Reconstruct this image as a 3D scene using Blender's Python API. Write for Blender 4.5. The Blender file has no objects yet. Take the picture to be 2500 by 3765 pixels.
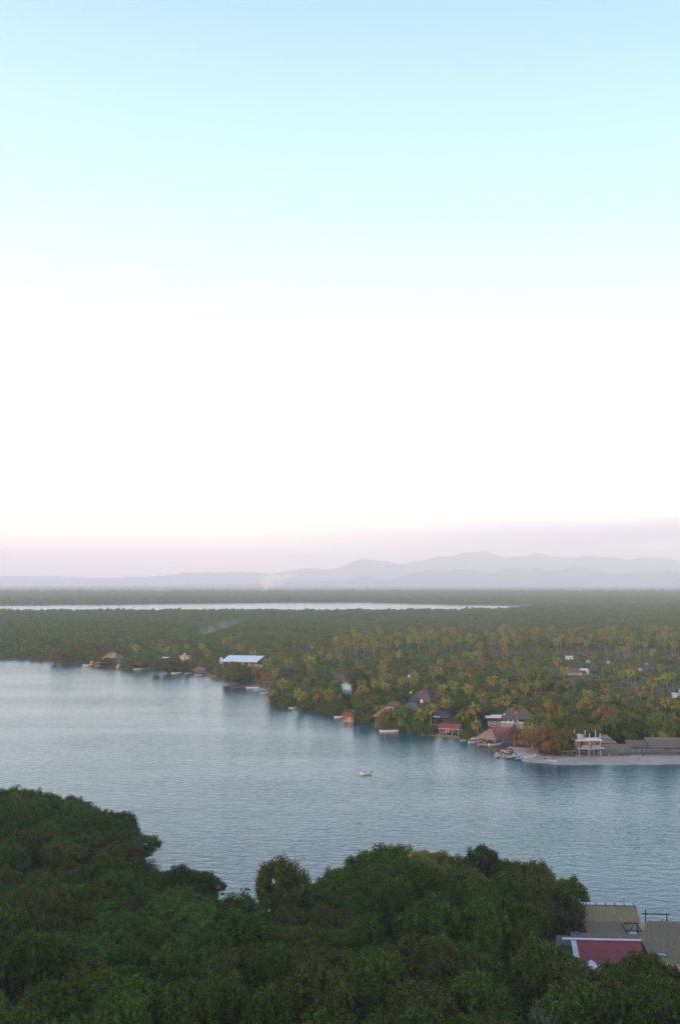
import bpy, math, random
import numpy as np
from mathutils import Vector, Matrix
R = math.radians
scene = bpy.context.scene
col = scene.collection

# ------------------------------------------------------------------ camera
EYE = 75.0
PITCH = R(4.012)
FPX = 3669.0                     # focal length in photograph pixels (2500 x 3765 frame)
cam_d = bpy.data.cameras.new('camera')
cam = bpy.data.objects.new('camera', cam_d); col.objects.link(cam)
cam.location = (0, 0, EYE)
cam.rotation_euler = (R(90) + PITCH, 0, 0)
cam_d.sensor_fit = 'VERTICAL'; cam_d.sensor_height = 23.6
cam_d.lens = 23.6 * FPX / 3765.0
cam_d.clip_start = 1.0; cam_d.clip_end = 60000
scene.camera = cam

# ------------------------------------------------------------------ sky, sun, exposure
SUN_EL, SUN_AZ = 7.0, 224.6      # degrees; azimuth clockwise from +Y
sunv = Vector((math.sin(R(SUN_AZ)) * math.cos(R(SUN_EL)), math.cos(R(SUN_AZ)) * math.cos(R(SUN_EL)), math.sin(R(SUN_EL))))
world = bpy.data.worlds.new('World'); scene.world = world
world.use_nodes = True
wn = world.node_tree; wn.nodes.clear()
def N(nt, t, **kw):
    n = nt.nodes.new(t)
    for k, v in kw.items(): setattr(n, k, v)
    return n
def ramp_set(r, stops):
    while len(r.elements) > 1: r.elements.remove(r.elements[-1])
    r.elements[0].position = stops[0][0]; r.elements[0].color = (*stops[0][1], 1)
    for p, c in stops[1:]:
        e = r.elements.new(p); e.color = (*c, 1)
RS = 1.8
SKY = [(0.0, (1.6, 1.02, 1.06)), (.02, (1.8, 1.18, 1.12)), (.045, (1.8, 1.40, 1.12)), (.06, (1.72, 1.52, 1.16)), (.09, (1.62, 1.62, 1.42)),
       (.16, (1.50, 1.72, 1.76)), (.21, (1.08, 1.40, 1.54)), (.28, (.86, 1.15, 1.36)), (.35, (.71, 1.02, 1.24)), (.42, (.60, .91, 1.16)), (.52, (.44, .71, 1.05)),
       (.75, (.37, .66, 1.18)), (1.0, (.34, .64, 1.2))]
tc = N(wn, 'ShaderNodeTexCoord')
nrm = N(wn, 'ShaderNodeVectorMath', operation='NORMALIZE')
wn.links.new(tc.outputs['Generated'], nrm.inputs[0])
sep = N(wn, 'ShaderNodeSeparateXYZ'); wn.links.new(nrm.outputs[0], sep.inputs[0])
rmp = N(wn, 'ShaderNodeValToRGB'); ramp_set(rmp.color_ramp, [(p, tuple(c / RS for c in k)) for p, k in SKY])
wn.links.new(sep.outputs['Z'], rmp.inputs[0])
# the sunward half of the sky is a little warmer and brighter than the far half
dotn = N(wn, 'ShaderNodeVectorMath', operation='DOT_PRODUCT'); wn.links.new(nrm.outputs[0], dotn.inputs[0]); dotn.inputs[1].default_value = sunv
wr = N(wn, 'ShaderNodeMapRange'); wn.links.new(dotn.outputs['Value'], wr.inputs[0])
wr.inputs[1].default_value = -1; wr.inputs[2].default_value = 1; wr.inputs[3].default_value = 0; wr.inputs[4].default_value = 1
warm = N(wn, 'ShaderNodeMix', data_type='RGBA'); wn.links.new(wr.outputs[0], warm.inputs[0])
warm.inputs[6].default_value = (.97, .985, 1.03, 1); warm.inputs[7].default_value = (1.55, 1.34, 1.18, 1)
mulw = N(wn, 'ShaderNodeMix', data_type='RGBA', blend_type='MULTIPLY'); mulw.inputs[0].default_value = 1
wn.links.new(rmp.outputs[0], mulw.inputs[6]); wn.links.new(warm.outputs[2], mulw.inputs[7])
cmp_ = N(wn, 'ShaderNodeMapping'); cmp_.inputs['Scale'].default_value = (2.2, 2.2, 26); wn.links.new(nrm.outputs[0], cmp_.inputs[0])
cnz = N(wn, 'ShaderNodeTexNoise'); cnz.inputs['Scale'].default_value = 1.6; cnz.inputs['Detail'].default_value = 5; wn.links.new(cmp_.outputs[0], cnz.inputs[0])
cup = N(wn, 'ShaderNodeValToRGB'); ramp_set(cup.color_ramp, [(.0, (.6, .6, .6)), (.045, (1, 1, 1)), (.062, (.55, .55, .55)), (.085, (0, 0, 0))]); wn.links.new(sep.outputs['Z'], cup.inputs[0])
caz = N(wn, 'ShaderNodeMapRange', interpolation_type='SMOOTHSTEP'); caz.inputs[1].default_value = -.60; caz.inputs[2].default_value = -.88; caz.inputs[3].default_value = 0; caz.inputs[4].default_value = 1; wn.links.new(dotn.outputs['Value'], caz.inputs[0])
cth = N(wn, 'ShaderNodeMapRange', interpolation_type='SMOOTHSTEP'); cth.inputs[1].default_value = .20; cth.inputs[2].default_value = .52; wn.links.new(cnz.outputs[0], cth.inputs[0])
cm1 = N(wn, 'ShaderNodeMath', operation='MULTIPLY'); wn.links.new(cup.outputs[0], cm1.inputs[0]); wn.links.new(caz.outputs[0], cm1.inputs[1])
cm2 = N(wn, 'ShaderNodeMath', operation='MULTIPLY'); wn.links.new(cm1.outputs[0], cm2.inputs[0]); wn.links.new(cth.outputs[0], cm2.inputs[1])
cmx = N(wn, 'ShaderNodeMix', data_type='RGBA'); wn.links.new(cm2.outputs[0], cmx.inputs[0]); wn.links.new(mulw.outputs[2], cmx.inputs[6]); cmx.inputs[7].default_value = (.40, .34, .46, 1)
nish = N(wn, 'ShaderNodeTexSky', sky_type='NISHITA'); nish.sun_disc = False
nish.sun_elevation = R(SUN_EL); nish.sun_rotation = R(SUN_AZ)
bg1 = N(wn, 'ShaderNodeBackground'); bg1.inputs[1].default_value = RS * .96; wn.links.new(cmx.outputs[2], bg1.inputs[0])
bg2 = N(wn, 'ShaderNodeBackground'); bg2.inputs[1].default_value = .05; wn.links.new(nish.outputs[0], bg2.inputs[0])
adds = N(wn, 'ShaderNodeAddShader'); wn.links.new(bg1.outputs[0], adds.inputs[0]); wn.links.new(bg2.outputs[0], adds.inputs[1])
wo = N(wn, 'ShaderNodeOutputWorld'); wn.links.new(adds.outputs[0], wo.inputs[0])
sd = bpy.data.lights.new('sun', 'SUN'); sd.energy = 5.0; sd.angle = R(.6); sd.color = (1, .60, .30)
sun = bpy.data.objects.new('sun', sd); col.objects.link(sun)
sun.rotation_euler = sunv.to_track_quat('Z', 'Y').to_euler(); sun.location = (-300, -300, 400)
scene.view_settings.view_transform = 'Standard'; scene.view_settings.look = 'None'
scene.view_settings.exposure = 0.0; scene.view_settings.gamma = 1.0; scene.view_settings.use_curve_mapping = False
scene.render.engine = 'CYCLES'
cy = scene.cycles
cy.max_bounces = 8; cy.diffuse_bounces = 3; cy.glossy_bounces = 2; cy.transmission_bounces = 3; cy.volume_bounces = 6; cy.transparent_max_bounces = 8
cy.use_denoising = True; cy.sample_clamp_indirect = 4.0
HAZE_DENSITY = 0.95e-4

# ------------------------------------------------------------------ measuring helpers
def ray(u, v):
    a = (u - 1250.0) / FPX; b = -(v - 1882.5) / FPX
    s, c = math.sin(PITCH), math.cos(PITCH)
    return (a, c - b * s, s + b * c)
def at(u, v, z=0.0):             # point of the place seen at photograph pixel (u, v), at height z
    d = ray(u, v); t = (z - EYE) / d[2]
    return Vector((d[0] * t, d[1] * t, z))
def mpp(p):                      # metres per photograph pixel at a point
    return (p[1] * math.cos(PITCH) + (p[2] - EYE) * math.sin(PITCH)) / FPX
def proj(x, y, z):
    s, c = math.sin(PITCH), math.cos(PITCH)
    dz = z - EYE
    f = y * c + dz * s; h = -y * s + dz * c
    return 1250 + FPX * x / f, 1882.5 - FPX * h / f
def Zc(l): return [(a * 1.5944, b * 1.5944) for a, b in l]

# ------------------------------------------------------------------ object helpers
def tag(o, label=None, cat=None, group=None, kind=None):
    if label: o['label'] = label
    if cat: o['category'] = cat
    if group: o['group'] = group
    if kind: o['kind'] = kind
    return o
def empty(name, loc, rz=0.0, label=None, cat=None, group=None):
    o = bpy.data.objects.new(name, None); col.objects.link(o)
    o.empty_display_size = .5
    o.location = loc; o.rotation_euler = (0, 0, rz)
    return tag(o, label, cat, group)
def link(name, me, parent=None, loc=None, rot=None):
    o = bpy.data.objects.new(name, me); col.objects.link(o)
    if parent: o.parent = parent
    if loc is not None: o.location = loc
    if rot is not None: o.rotation_euler = rot
    return o
KIDS = {}
def kids(o): return [c for c in bpy.data.objects if c.parent == o]
def copy_tree(o, parent=None, src_kids=None):
    c = o.copy(); col.objects.link(c)
    if parent: c.parent = parent
    for ch in (src_kids if src_kids is not None else kids(o)):
        copy_tree(ch, c)
    return c
class MB:
    def __init__(s): s.v = []; s.f = []
    def poly(s, pts):
        n = len(s.v); s.v += [tuple(p) for p in pts]; s.f.append(tuple(range(n, n + len(pts)))); return s
    def box(s, x0, y0, z0, x1, y1, z1):
        n = len(s.v)
        s.v += [(x0, y0, z0), (x1, y0, z0), (x1, y1, z0), (x0, y1, z0), (x0, y0, z1), (x1, y0, z1), (x1, y1, z1), (x0, y1, z1)]
        s.f += [tuple(n + i for i in q) for q in ((3, 2, 1, 0), (4, 5, 6, 7), (0, 1, 5, 4), (1, 2, 6, 5), (2, 3, 7, 6), (3, 0, 4, 7))]
        return s
    def tube(s, p0, p1, r0, r1=None, n=6, cap=True):
        r1 = r0 if r1 is None else r1
        p0, p1 = Vector(p0), Vector(p1); d = (p1 - p0).normalized()
        a = d.cross(Vector((0, 0, 1)) if abs(d.z) < .9 else Vector((1, 0, 0))).normalized(); b = d.cross(a)
        k = len(s.v)
        for p, r in ((p0, r0), (p1, r1)):
            for i in range(n):
                q = p + a * (r * math.cos(2 * math.pi * i / n)) + b * (r * math.sin(2 * math.pi * i / n)); s.v.append(tuple(q))
        for i in range(n):
            j = (i + 1) % n; s.f.append((k + i, k + j, k + n + j, k + n + i))
        if cap: s.f.append(tuple(k + i for i in reversed(range(n)))); s.f.append(tuple(k + n + i for i in range(n)))
        return s
    def path(s, pts, radii, n=5):
        for i in range(len(pts) - 1): s.tube(pts[i], pts[i + 1], radii[i], radii[i + 1], n, cap=(i == len(pts) - 2))
        return s
    def bar(s, p0, p1, w, h):
        p0, p1 = Vector(p0), Vector(p1); d = (p1 - p0).normalized()
        a = d.cross(Vector((0, 0, 1)) if abs(d.z) < .95 else Vector((0, 1, 0))).normalized() * (w / 2); b = a.cross(d).normalized() * (h / 2)
        k = len(s.v)
        for p in (p0, p1):
            for q in (-a - b, a - b, a + b, -a + b): s.v.append(tuple(p + q))
        s.f += [tuple(k + i for i in q) for q in ((0, 1, 2, 3), (7, 6, 5, 4), (0, 4, 5, 1), (1, 5, 6, 2), (2, 6, 7, 3), (3, 7, 4, 0))]
        return s
    def slab(s, pts, t):          # polygon with thickness t downward
        n = len(s.v); m = len(pts)
        s.v += [tuple(p) for p in pts] + [(p[0], p[1], p[2] - t) for p in pts]
        s.f.append(tuple(range(n, n + m))); s.f.append(tuple(n + m + i for i in reversed(range(m))))
        for i in range(m):
            j = (i + 1) % m; s.f.append((n + i, n + m + i, n + m + j, n + j))
        return s
    def mesh(s, name, m):
        me = bpy.data.meshes.new(name); me.from_pydata(s.v, [], s.f); me.materials.append(m); me.validate(); return me
    def build(s, name, m, parent=None, loc=None, rot=None):
        return link(name, s.mesh(name, m), parent, loc, rot)
def np_mesh(name, verts, faces, m, smooth=False):
    me = bpy.data.meshes.new(name)
    verts = np.asarray(verts, np.float32); faces = np.asarray(faces, np.int32)
    k = faces.shape[1]
    me.vertices.add(len(verts)); me.vertices.foreach_set('co', verts.ravel())
    me.loops.add(faces.size); me.loops.foreach_set('vertex_index', faces.ravel())
    me.polygons.add(len(faces)); me.polygons.foreach_set('loop_start', np.arange(0, faces.size, k, dtype=np.int32))
    if smooth: me.polygons.foreach_set('use_smooth', np.ones(len(faces), bool))
    me.update(calc_edges=True); me.materials.append(m)
    return me

# ------------------------------------------------------------------ materials
def newmat(name):
    m = bpy.data.materials.new(name); m.use_nodes = True
    nt = m.node_tree; b = nt.nodes['Principled BSDF']; return m, nt, b
def plain(name, c1, c2=None, scale=1.0, rough=.8, spec=.3, bump=0, detail=4, stretch=(1, 1, 1), metal=0):
    m, nt, b = newmat(name)
    b.inputs['Roughness'].default_value = rough; b.inputs['Specular IOR Level'].default_value = spec; b.inputs['Metallic'].default_value = metal
    c2 = c2 or tuple(x * .72 for x in c1)
    t = N(nt, 'ShaderNodeTexCoord'); mp = N(nt, 'ShaderNodeMapping'); mp.inputs['Scale'].default_value = stretch
    nt.links.new(t.outputs['Object'], mp.inputs[0])
    nz = N(nt, 'ShaderNodeTexNoise'); nz.inputs['Scale'].default_value = scale; nz.inputs['Detail'].default_value = detail
    nt.links.new(mp.outputs[0], nz.inputs[0])
    r = N(nt, 'ShaderNodeValToRGB'); ramp_set(r.color_ramp, [(.33, c1), (.68, c2)])
    nt.links.new(nz.outputs[0], r.inputs[0]); nt.links.new(r.outputs[0], b.inputs['Base Color'])
    if bump:
        bp = N(nt, 'ShaderNodeBump'); bp.inputs['Strength'].default_value = .5; bp.inputs['Distance'].default_value = bump
        nt.links.new(nz.outputs[0], bp.inputs['Height']); nt.links.new(bp.outputs[0], b.inputs['Normal'])
    return m
def leafy(name, c1, c2, transl=.25, vary=.25, rough=.6):
    m, nt, b = newmat(name)
    b.inputs['Roughness'].default_value = rough; b.inputs['Specular IOR Level'].default_value = .05
    g = N(nt, 'ShaderNodeNewGeometry'); oi = N(nt, 'ShaderNodeObjectInfo')
    mx = N(nt, 'ShaderNodeMix', data_type='RGBA'); nt.links.new(g.outputs['Random Per Island'], mx.inputs[0])
    mx.inputs[6].default_value = (*c1, 1); mx.inputs[7].default_value = (*c2, 1)
    mr = N(nt, 'ShaderNodeMapRange'); nt.links.new(oi.outputs['Random'], mr.inputs[0]); mr.inputs[3].default_value = 1 - vary; mr.inputs[4].default_value = 1 + vary
    mh = N(nt, 'ShaderNodeMapRange'); nt.links.new(oi.outputs['Random'], mh.inputs[0]); mh.inputs[3].default_value = .485; mh.inputs[4].default_value = .515
    hs = N(nt, 'ShaderNodeHueSaturation'); nt.links.new(mx.outputs[2], hs.inputs['Color']); nt.links.new(mr.outputs[0], hs.inputs['Value']); nt.links.new(mh.outputs[0], hs.inputs['Hue'])
    nt.links.new(hs.outputs[0], b.inputs['Base Color'])
    tr = N(nt, 'ShaderNodeBsdfTranslucent'); nt.links.new(hs.outputs[0], tr.inputs[0])
    ms = N(nt, 'ShaderNodeMixShader'); ms.inputs[0].default_value = transl
    nt.links.new(b.outputs[0], ms.inputs[1]); nt.links.new(tr.outputs[0], ms.inputs[2])
    nt.links.new(ms.outputs[0], nt.nodes['Material Output'].inputs[0])
    return m
M = {}
M['deep'] = leafy('deep_green_leaves', (0.008, 0.021, 0.002), (0.074, 0.112, 0.007), transl=.10, vary=.25)
M['mid'] = leafy('green_leaves', (0.013, 0.028, 0.002), (0.11, 0.146, 0.009), transl=.10, vary=.25)
M['olive'] = leafy('olive_leaves', (0.018, 0.025, 0.003), (0.125, 0.118, 0.014), transl=.10, vary=.2)
M['yellow'] = leafy('yellow_green_leaves', (0.12, 0.11, 0.01), (0.25, 0.21, 0.026), transl=.2, vary=.10)
M['grey'] = leafy('grey_green_leaves', (0.018, 0.028, 0.005), (0.092, 0.105, 0.022), transl=.10, vary=.2)
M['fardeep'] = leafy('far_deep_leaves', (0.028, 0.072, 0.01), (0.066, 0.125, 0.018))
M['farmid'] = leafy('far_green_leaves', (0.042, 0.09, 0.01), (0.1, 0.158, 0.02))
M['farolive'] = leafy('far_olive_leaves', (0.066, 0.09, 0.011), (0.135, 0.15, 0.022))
M['dry'] = leafy('dry_brown_leaves', (0.14, 0.088, 0.035), (0.27, 0.165, 0.062))
M['frond'] = leafy('palm_frond', (0.085, 0.105, 0.012), (0.3, 0.262, 0.04))
M['dryfrond'] = leafy('dry_palm_frond', (0.2, 0.115, 0.04), (0.34, 0.2, 0.06))
M['bark'] = plain('bark', (.16, .13, .10), (.08, .065, .05), 3, .9, .1)
M['palmbark'] = plain('palm_bark', (.26, .22, .18), (.16, .135, .11), 4, .9, .1)
M['deadwood'] = plain('dead_wood', (.22, .20, .18), (.12, .11, .10), 3, .9, .1)
M['soil'] = plain('forest_soil', (.085, .065, .045), (.045, .042, .026), .08, .95, .1, detail=8)
M['sand'] = plain('beach_sand', (0.4, 0.3, 0.23), (0.3, 0.225, 0.175), .25, .9, .15, bump=.05, detail=8)
M['rock'] = plain('rock', (.33, .28, .23), (.20, .17, .14), 1.5, .9, .2, bump=.05)
M['thatch'] = leafy('thatch', (0.11, 0.08, 0.06), (0.21, 0.155, 0.118), transl=0, vary=.15, rough=.95)
M['thatchgold'] = leafy('straw_thatch', (0.15, 0.108, 0.058), (0.3, 0.22, 0.125), transl=0, vary=.1, rough=.95)
M['thatchbrown'] = leafy('brown_thatch', (0.12, 0.082, 0.055), (0.22, 0.155, 0.105), transl=0, vary=.1, rough=.95)
M['trim'] = plain('dull_white_sheet', (.42, .43, .45), (.34, .35, .37), 1.2, .6, .3)
M['thatchdark'] = leafy('weathered_thatch', (0.046, 0.042, 0.044), (0.098, 0.09, 0.09), transl=0, vary=.1, rough=.95)
M['white'] = plain('white_paint', (0.48, 0.48, 0.48), (0.37, 0.37, 0.37), 1.2, .6, .3)
M['concrete'] = plain('concrete', (0.3, 0.3, 0.29), (0.21, 0.21, 0.205), .9, .9, .2)
M['redmetal'] = plain('red_metal_roof', (0.22, 0.029, 0.029), (0.17, 0.024, 0.025), .8, .5, .4)
M['pinkmetal'] = plain('salmon_and_skylit_red_roof', (0.26, 0.085, 0.072), (0.22, 0.07, 0.06), .8, .55, .4)  # salmon sheet; also a red far slope with skylight put into its colour
M['bluemetal'] = plain('pale_blue_metal_roof', (0.5, 0.54, 0.6), (0.44, 0.48, 0.54), .3, .45, .5)
M['tile'] = plain('red_clay_tile', (0.22, 0.06, 0.042), (0.15, 0.042, 0.032), 2.5, .85, .2)
M['brick'] = plain('brick', (0.27, 0.14, 0.09), (0.2, 0.1, 0.065), 2, .9, .2)
M['orange'] = plain('ochre_plaster', (0.38, 0.2, 0.1), (0.3, 0.155, 0.075), 1.2, .9, .2)
M['pink'] = plain('pink_plaster', (0.4, 0.25, 0.2), (0.33, 0.21, 0.17), 1.0, .9, .2)
M['skyblue'] = plain('sky_blue_paint', (0.22, 0.42, 0.56), (0.18, 0.36, 0.5), 1, .7, .3)
M['wood'] = plain('weathered_wood', (.20, .14, .095), (.11, .08, .055), 3, .9, .15, stretch=(1, 1, .3))
M['palewood'] = plain('pale_timber', (.42, .34, .25), (.30, .24, .17), 3, .9, .15)
M['darkwood'] = plain('dark_wood', (.055, .045, .038), (.03, .026, .022), 3, .9, .15)
M['dark'] = plain('dark_interior', (.03, .028, .026), (.02, .019, .018), 1, .9, .1)
M['glass'] = plain('dark_glass', (.03, .035, .04), (.02, .025, .03), 1, .1, .5)
M['hullwhite'] = plain('white_hull', (0.72, 0.72, 0.71), (0.62, 0.62, 0.62), 1.5, .4, .4)
M['hullblue'] = plain('pale_blue_hull', (0.24, 0.42, 0.52), (0.19, 0.35, 0.45), 1.5, .4, .4)
M['deckblue'] = plain('blue_boat_interior', (.20, .40, .50), (.15, .32, .42), 1.5, .6, .3)
M['deckgrey'] = plain('grey_boat_interior', (.40, .42, .42), (.28, .30, .30), 1.5, .6, .3)
M['motor'] = plain('black_motor', (.03, .03, .032), (.02, .02, .022), 2, .35, .5)
M['motorwhite'] = plain('white_motor', (.65, .65, .65), (.5, .5, .5), 2, .35, .5)
M['redplastic'] = plain('red_plastic', (.40, .03, .035), (.33, .025, .03), 1, .45, .4)
M['teal'] = plain('turquoise_plastic', (.06, .62, .52), (.05, .54, .46), 2, .4, .4)
M['tarp'] = plain('blue_tarpaulin', (.06, .11, .24), (.04, .08, .18), 1, .6, .3)
M['skin'] = plain('skin', (.25, .13, .08), (.21, .11, .07), 3, .6, .3)
M['redcloth'] = plain('red_cloth', (.55, .10, .16), (.34, .04, .06), 3, .9, .1)
M['whitecloth'] = plain('white_cloth', (.70, .69, .66), (.6, .59, .56), 3, .9, .1)
M['darkcloth'] = plain('dark_cloth', (.03, .03, .045), (.02, .02, .03), 3, .9, .1)
M['hair'] = plain('black_hair', (.015, .012, .01), (.01, .009, .008), 3, .6, .3)
M['fur'] = plain('dark_fur', (.05, .04, .03), (.03, .025, .02), 3, .9, .1)
M['boards'] = plain('grey_green_boards', (.30, .30, .24), (.22, .22, .17), 1.5, .8, .2)
M['mountain'] = plain('dry_mountain_scrub', (.11, .095, .07), (.06, .065, .04), .004, .95, .05, detail=10)
M['plain'] = plain('distant_scrub', (.13, .12, .085), (.06, .075, .04), .006, .95, .05, detail=10, stretch=(.35, 1, 1))

def water_mat():
    m, nt, b = newmat('water')
    b.inputs['Base Color'].default_value = (.008, .066, .078, 1)
    b.inputs['IOR'].default_value = 1.333; b.inputs['Roughness'].default_value = .12; b.inputs['Specular IOR Level'].default_value = .5
    t = N(nt, 'ShaderNodeTexCoord')
    def noise(sx, sy, rot, sc, det, dist=0.0):
        mp = N(nt, 'ShaderNodeMapping'); mp.inputs['Scale'].default_value = (sx, sy, 1); mp.inputs['Rotation'].default_value = (0, 0, R(rot))
        nt.links.new(t.outputs['Object'], mp.inputs[0])
        n = N(nt, 'ShaderNodeTexNoise'); n.inputs['Scale'].default_value = sc; n.inputs['Detail'].default_value = det; n.inputs['Distortion'].default_value = dist
        nt.links.new(mp.outputs[0], n.inputs[0]); return n
    w1 = noise(.45, 1, 14, .42, 3, .4)          # wind waves, crests running across the river
    w2 = noise(.6, 1, -12, 1.3, 2)             # ripples
    patch = noise(.35, 1, -25, .018, 4, .5)     # ruffled and calmer water
    add = N(nt, 'ShaderNodeMath', operation='MULTIPLY_ADD'); nt.links.new(w2.outputs[0], add.inputs[0]); add.inputs[1].default_value = .35; nt.links.new(w1.outputs[0], add.inputs[2])
    mr = N(nt, 'ShaderNodeMapRange'); nt.links.new(patch.outputs[0], mr.inputs[0]); mr.inputs[1].default_value = .38; mr.inputs[2].default_value = .64; mr.inputs[3].default_value = .6; mr.inputs[4].default_value = 1.0
    bp = N(nt, 'ShaderNodeBump'); bp.inputs['Distance'].default_value = .34; nt.links.new(mr.outputs[0], bp.inputs['Strength']); nt.links.new(add.outputs[0], bp.inputs['Height'])
    nt.links.new(bp.outputs[0], b.inputs['Normal'])
    return m
M['water'] = water_mat()

# ------------------------------------------------------------------ water and land
rng = random.Random(7); nr = np.random.default_rng(7)
w = MB().poly([(-24000, -1500, 0), (24000, -1500, 0), (24000, 27000, 0), (-24000, 27000, 0)]).build('water', M['water'])
tag(w, kind='structure')
SHORE = Zc([(-140, 1523), (0, 1521.5), (60, 1522), (125, 1527), (190, 1534), (270, 1541), (350, 1546), (400, 1553), (440, 1556), (470, 1558), (500, 1566),
            (530, 1576), (555, 1578.5), (590, 1580.5), (611, 1585), (617, 1606), (640, 1629), (700, 1637), (760, 1645), (800, 1661), (860, 1671), (880, 1682),
            (960, 1691), (1000, 1698), (1050, 1703), (1090, 1713), (1120, 1722), (1145, 1738), (1165, 1750), (1225, 1758), (1280, 1763), (1400, 1764), (1568, 1762)])
shore = [at(u, v) for u, v in SHORE]
shore = [Vector((-4000, 1400, 0)), Vector((-1200, 1060, 0))] + shore + [Vector((260, 421, 0)), Vector((700, 470, 0)), Vector((4000, 700, 0))]
SX = np.array([p.x for p in shore]); SY = np.array([p.y for p in shore])
order = np.argsort(SX); SX = SX[order]; SY = SY[order]
def shore_y(x): return np.interp(x, SX, SY)
def lagoon_near(x): return np.interp(x, [-3000, -1000, 0, 300, 450, 590, 1000, 1060, 1120, 1400, 4000], [2440, 2440, 2450, 2480, 2600, 2990, 3200, 3200, 3140, 3100, 3100])
def lagoon_far(x): return np.interp(x, [-3000, -1100, -600, -150, 100, 350, 500, 590, 1000, 1060, 1120, 1400, 4000], [3050, 3080, 3450, 3680, 3660, 3360, 3150, 3005, 3210, 3210, 3330, 3480, 3480])
def ground_z(x, y): return float(np.interp(y - shore_y(x), [-3, 0, 5, 14], [-.7, .05, .75, 1.0]))
def strip(xs, rows, name, m):     # rows: list of (y array, z) -> quad strip sheet
    v = []; f = []
    n = len(xs)
    for ys, z in rows: v += [(x, y, z) for x, y in zip(xs, ys)]
    for r in range(len(rows) - 1):
        for i in range(n - 1): f.append((r * n + i, r * n + i + 1, (r + 1) * n + i + 1, (r + 1) * n + i))
    me = np_mesh(name, v, f, m, True); o = link(name, me); return tag(o, kind='structure')
xs = np.unique(np.concatenate([np.linspace(-4000, -400, 40), np.linspace(-400, 300, 281), np.linspace(300, 4000, 40)]))
wob = np.array([.8 * math.sin(x * .9) + .6 * math.sin(x * .37 + 1) for x in xs])
sy = shore_y(xs) + wob
strip(xs, [(sy - 3, -.7), (sy, .05), (sy + 5, .75), (sy + 14, 1.0), (np.minimum(sy + 200, 1500), 1.0), (lagoon_near(xs) - 30, 1.0), (lagoon_near(xs) + 10, -.5)], 'land', M['soil'])
xs2 = np.linspace(-13000, 13000, 521)
lf = lagoon_far(xs2)
# far plain: canopy relief in the sheet itself
def lump(x, y, s, k=0.0): return (np.sin(x / s + 1.3 * k) * np.sin(y / s * 1.27 + k) + .6 * np.sin(x / s * 2.3 + y / s * 1.1 + k * 2) + .4 * np.sin(y / s * 3.1 - x / s * 1.7 + k)) / 2
gx, gy = np.meshgrid(np.linspace(-13000, 13000, 500), np.linspace(0, 1, 160))
base = np.interp(gx, xs2, lf)
yy = base - 10 + (22500 - base) * gy ** 1.9
zz = np.where(gy < .004, -.5, 1.0 + np.clip((yy - 6300) / 500, 0, 1) * (4.5 + 3.0 * lump(gx, yy, 70, 1) + 2.5 * lump(gx, yy, 210, 2)))
n0, n1 = gx.shape
idx = np.arange(n0 * n1).reshape(n0, n1)
fc = np.stack([idx[:-1, :-1], idx[:-1, 1:], idx[1:, 1:], idx[1:, :-1]], -1).reshape(-1, 4)
tag(link('plain', np_mesh('plain', np.stack([gx, yy, zz], -1).reshape(-1, 3), fc, M['plain'], True)), kind='structure')

# near bank: promontory on the left, inlet, front wood, gap, right wood, beach
NEAR = [(-600, 330), (-200, 328), (-110, 322), (-84, 316), (-66, 304), (-56, 288), (-52, 274), (-58, 264), (-74, 256), (-112, 255), (-112, 248), (-66, 247), (-44, 244), (-29, 242), (-24.5, 236), (-20, 232),
        (-13, 233), (-6, 240), (4, 251), (20, 258), (44, 252), (58, 238), (66, 228), (80, 225), (150, 223), (600, 205)]
bm_v = []
ring0 = [(x, y + 3, -.7) for x, y in NEAR]; ring1 = [(x, y, .1) for x, y in NEAR]; ring2 = [(x, min(y - 7, 225 if -64 < x < -40 else y - 7), 1.1) for x, y in NEAR]
import bmesh
bm = bmesh.new()
R0 = [bm.verts.new(p) for p in ring0]; R1 = [bm.verts.new(p) for p in ring1]; R2 = [bm.verts.new(p) for p in ring2]
R3 = [bm.verts.new((x, -40, 1.3)) for x, y in NEAR]
for A, B in ((R0, R1), (R1, R2), (R2, R3)):
    for i in range(len(A) - 1):
        bm.faces.new((A[i], B[i], B[i + 1], A[i + 1]))
bmesh.ops.recalc_face_normals(bm, faces=bm.faces)
me = bpy.data.meshes.new('near_bank'); bm.to_mesh(me); bm.free(); me.materials.append(M['soil'])
tag(link('ground', me), kind='structure')
# sand on both banks
bx = np.linspace(*[at(u, 2806).x for u in (1925, 2900)], 60)
bs = shore_y(bx) + np.interp(bx, xs, wob)
strip(bx, [(bs - 3, -.62), (bs, .13), (bs + 5, .83), (bs + 14, 1.08), (bs + 32, 1.08)], 'beach', M['sand'])
nx = np.linspace(46, 160, 40); ny = np.interp(nx, [p[0] for p in NEAR], [p[1] for p in NEAR])
strip(nx, [(ny - 32, 1.2), (ny - 7, 1.18), (ny, .18), (ny + 3, -.62)], 'beach_near', M['sand']).name = 'sand'
# the lighthouse hill under and behind the viewpoint: it keeps the near bank in shade
def hill_h(x, y):
    return (82 * np.exp(-((x + 300) / 150) ** 2 - ((y + 25) / 120) ** 2) + 60 * np.exp(-((x + 120) / 150) ** 2 - ((y + 120) / 90) ** 2)
            + 48 * np.exp(-((x - 80) / 150) ** 2 - ((y + 90) / 90) ** 2) + 30 * np.exp(-((x + 520) / 120) ** 2 - ((y + 60) / 110) ** 2))
gx, gy = np.meshgrid(np.linspace(-900, 500, 90), np.linspace(-500, 110, 50))
zz = hill_h(gx, gy) + 2.5 * lump(gx, gy, 14, 3) * np.clip(hill_h(gx, gy) / 10, 0, 1) - .4
n0, n1 = gx.shape; idx = np.arange(n0 * n1).reshape(n0, n1)
fc = np.stack([idx[:-1, :-1], idx[:-1, 1:], idx[1:, 1:], idx[1:, :-1]], -1).reshape(-1, 4)
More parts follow.
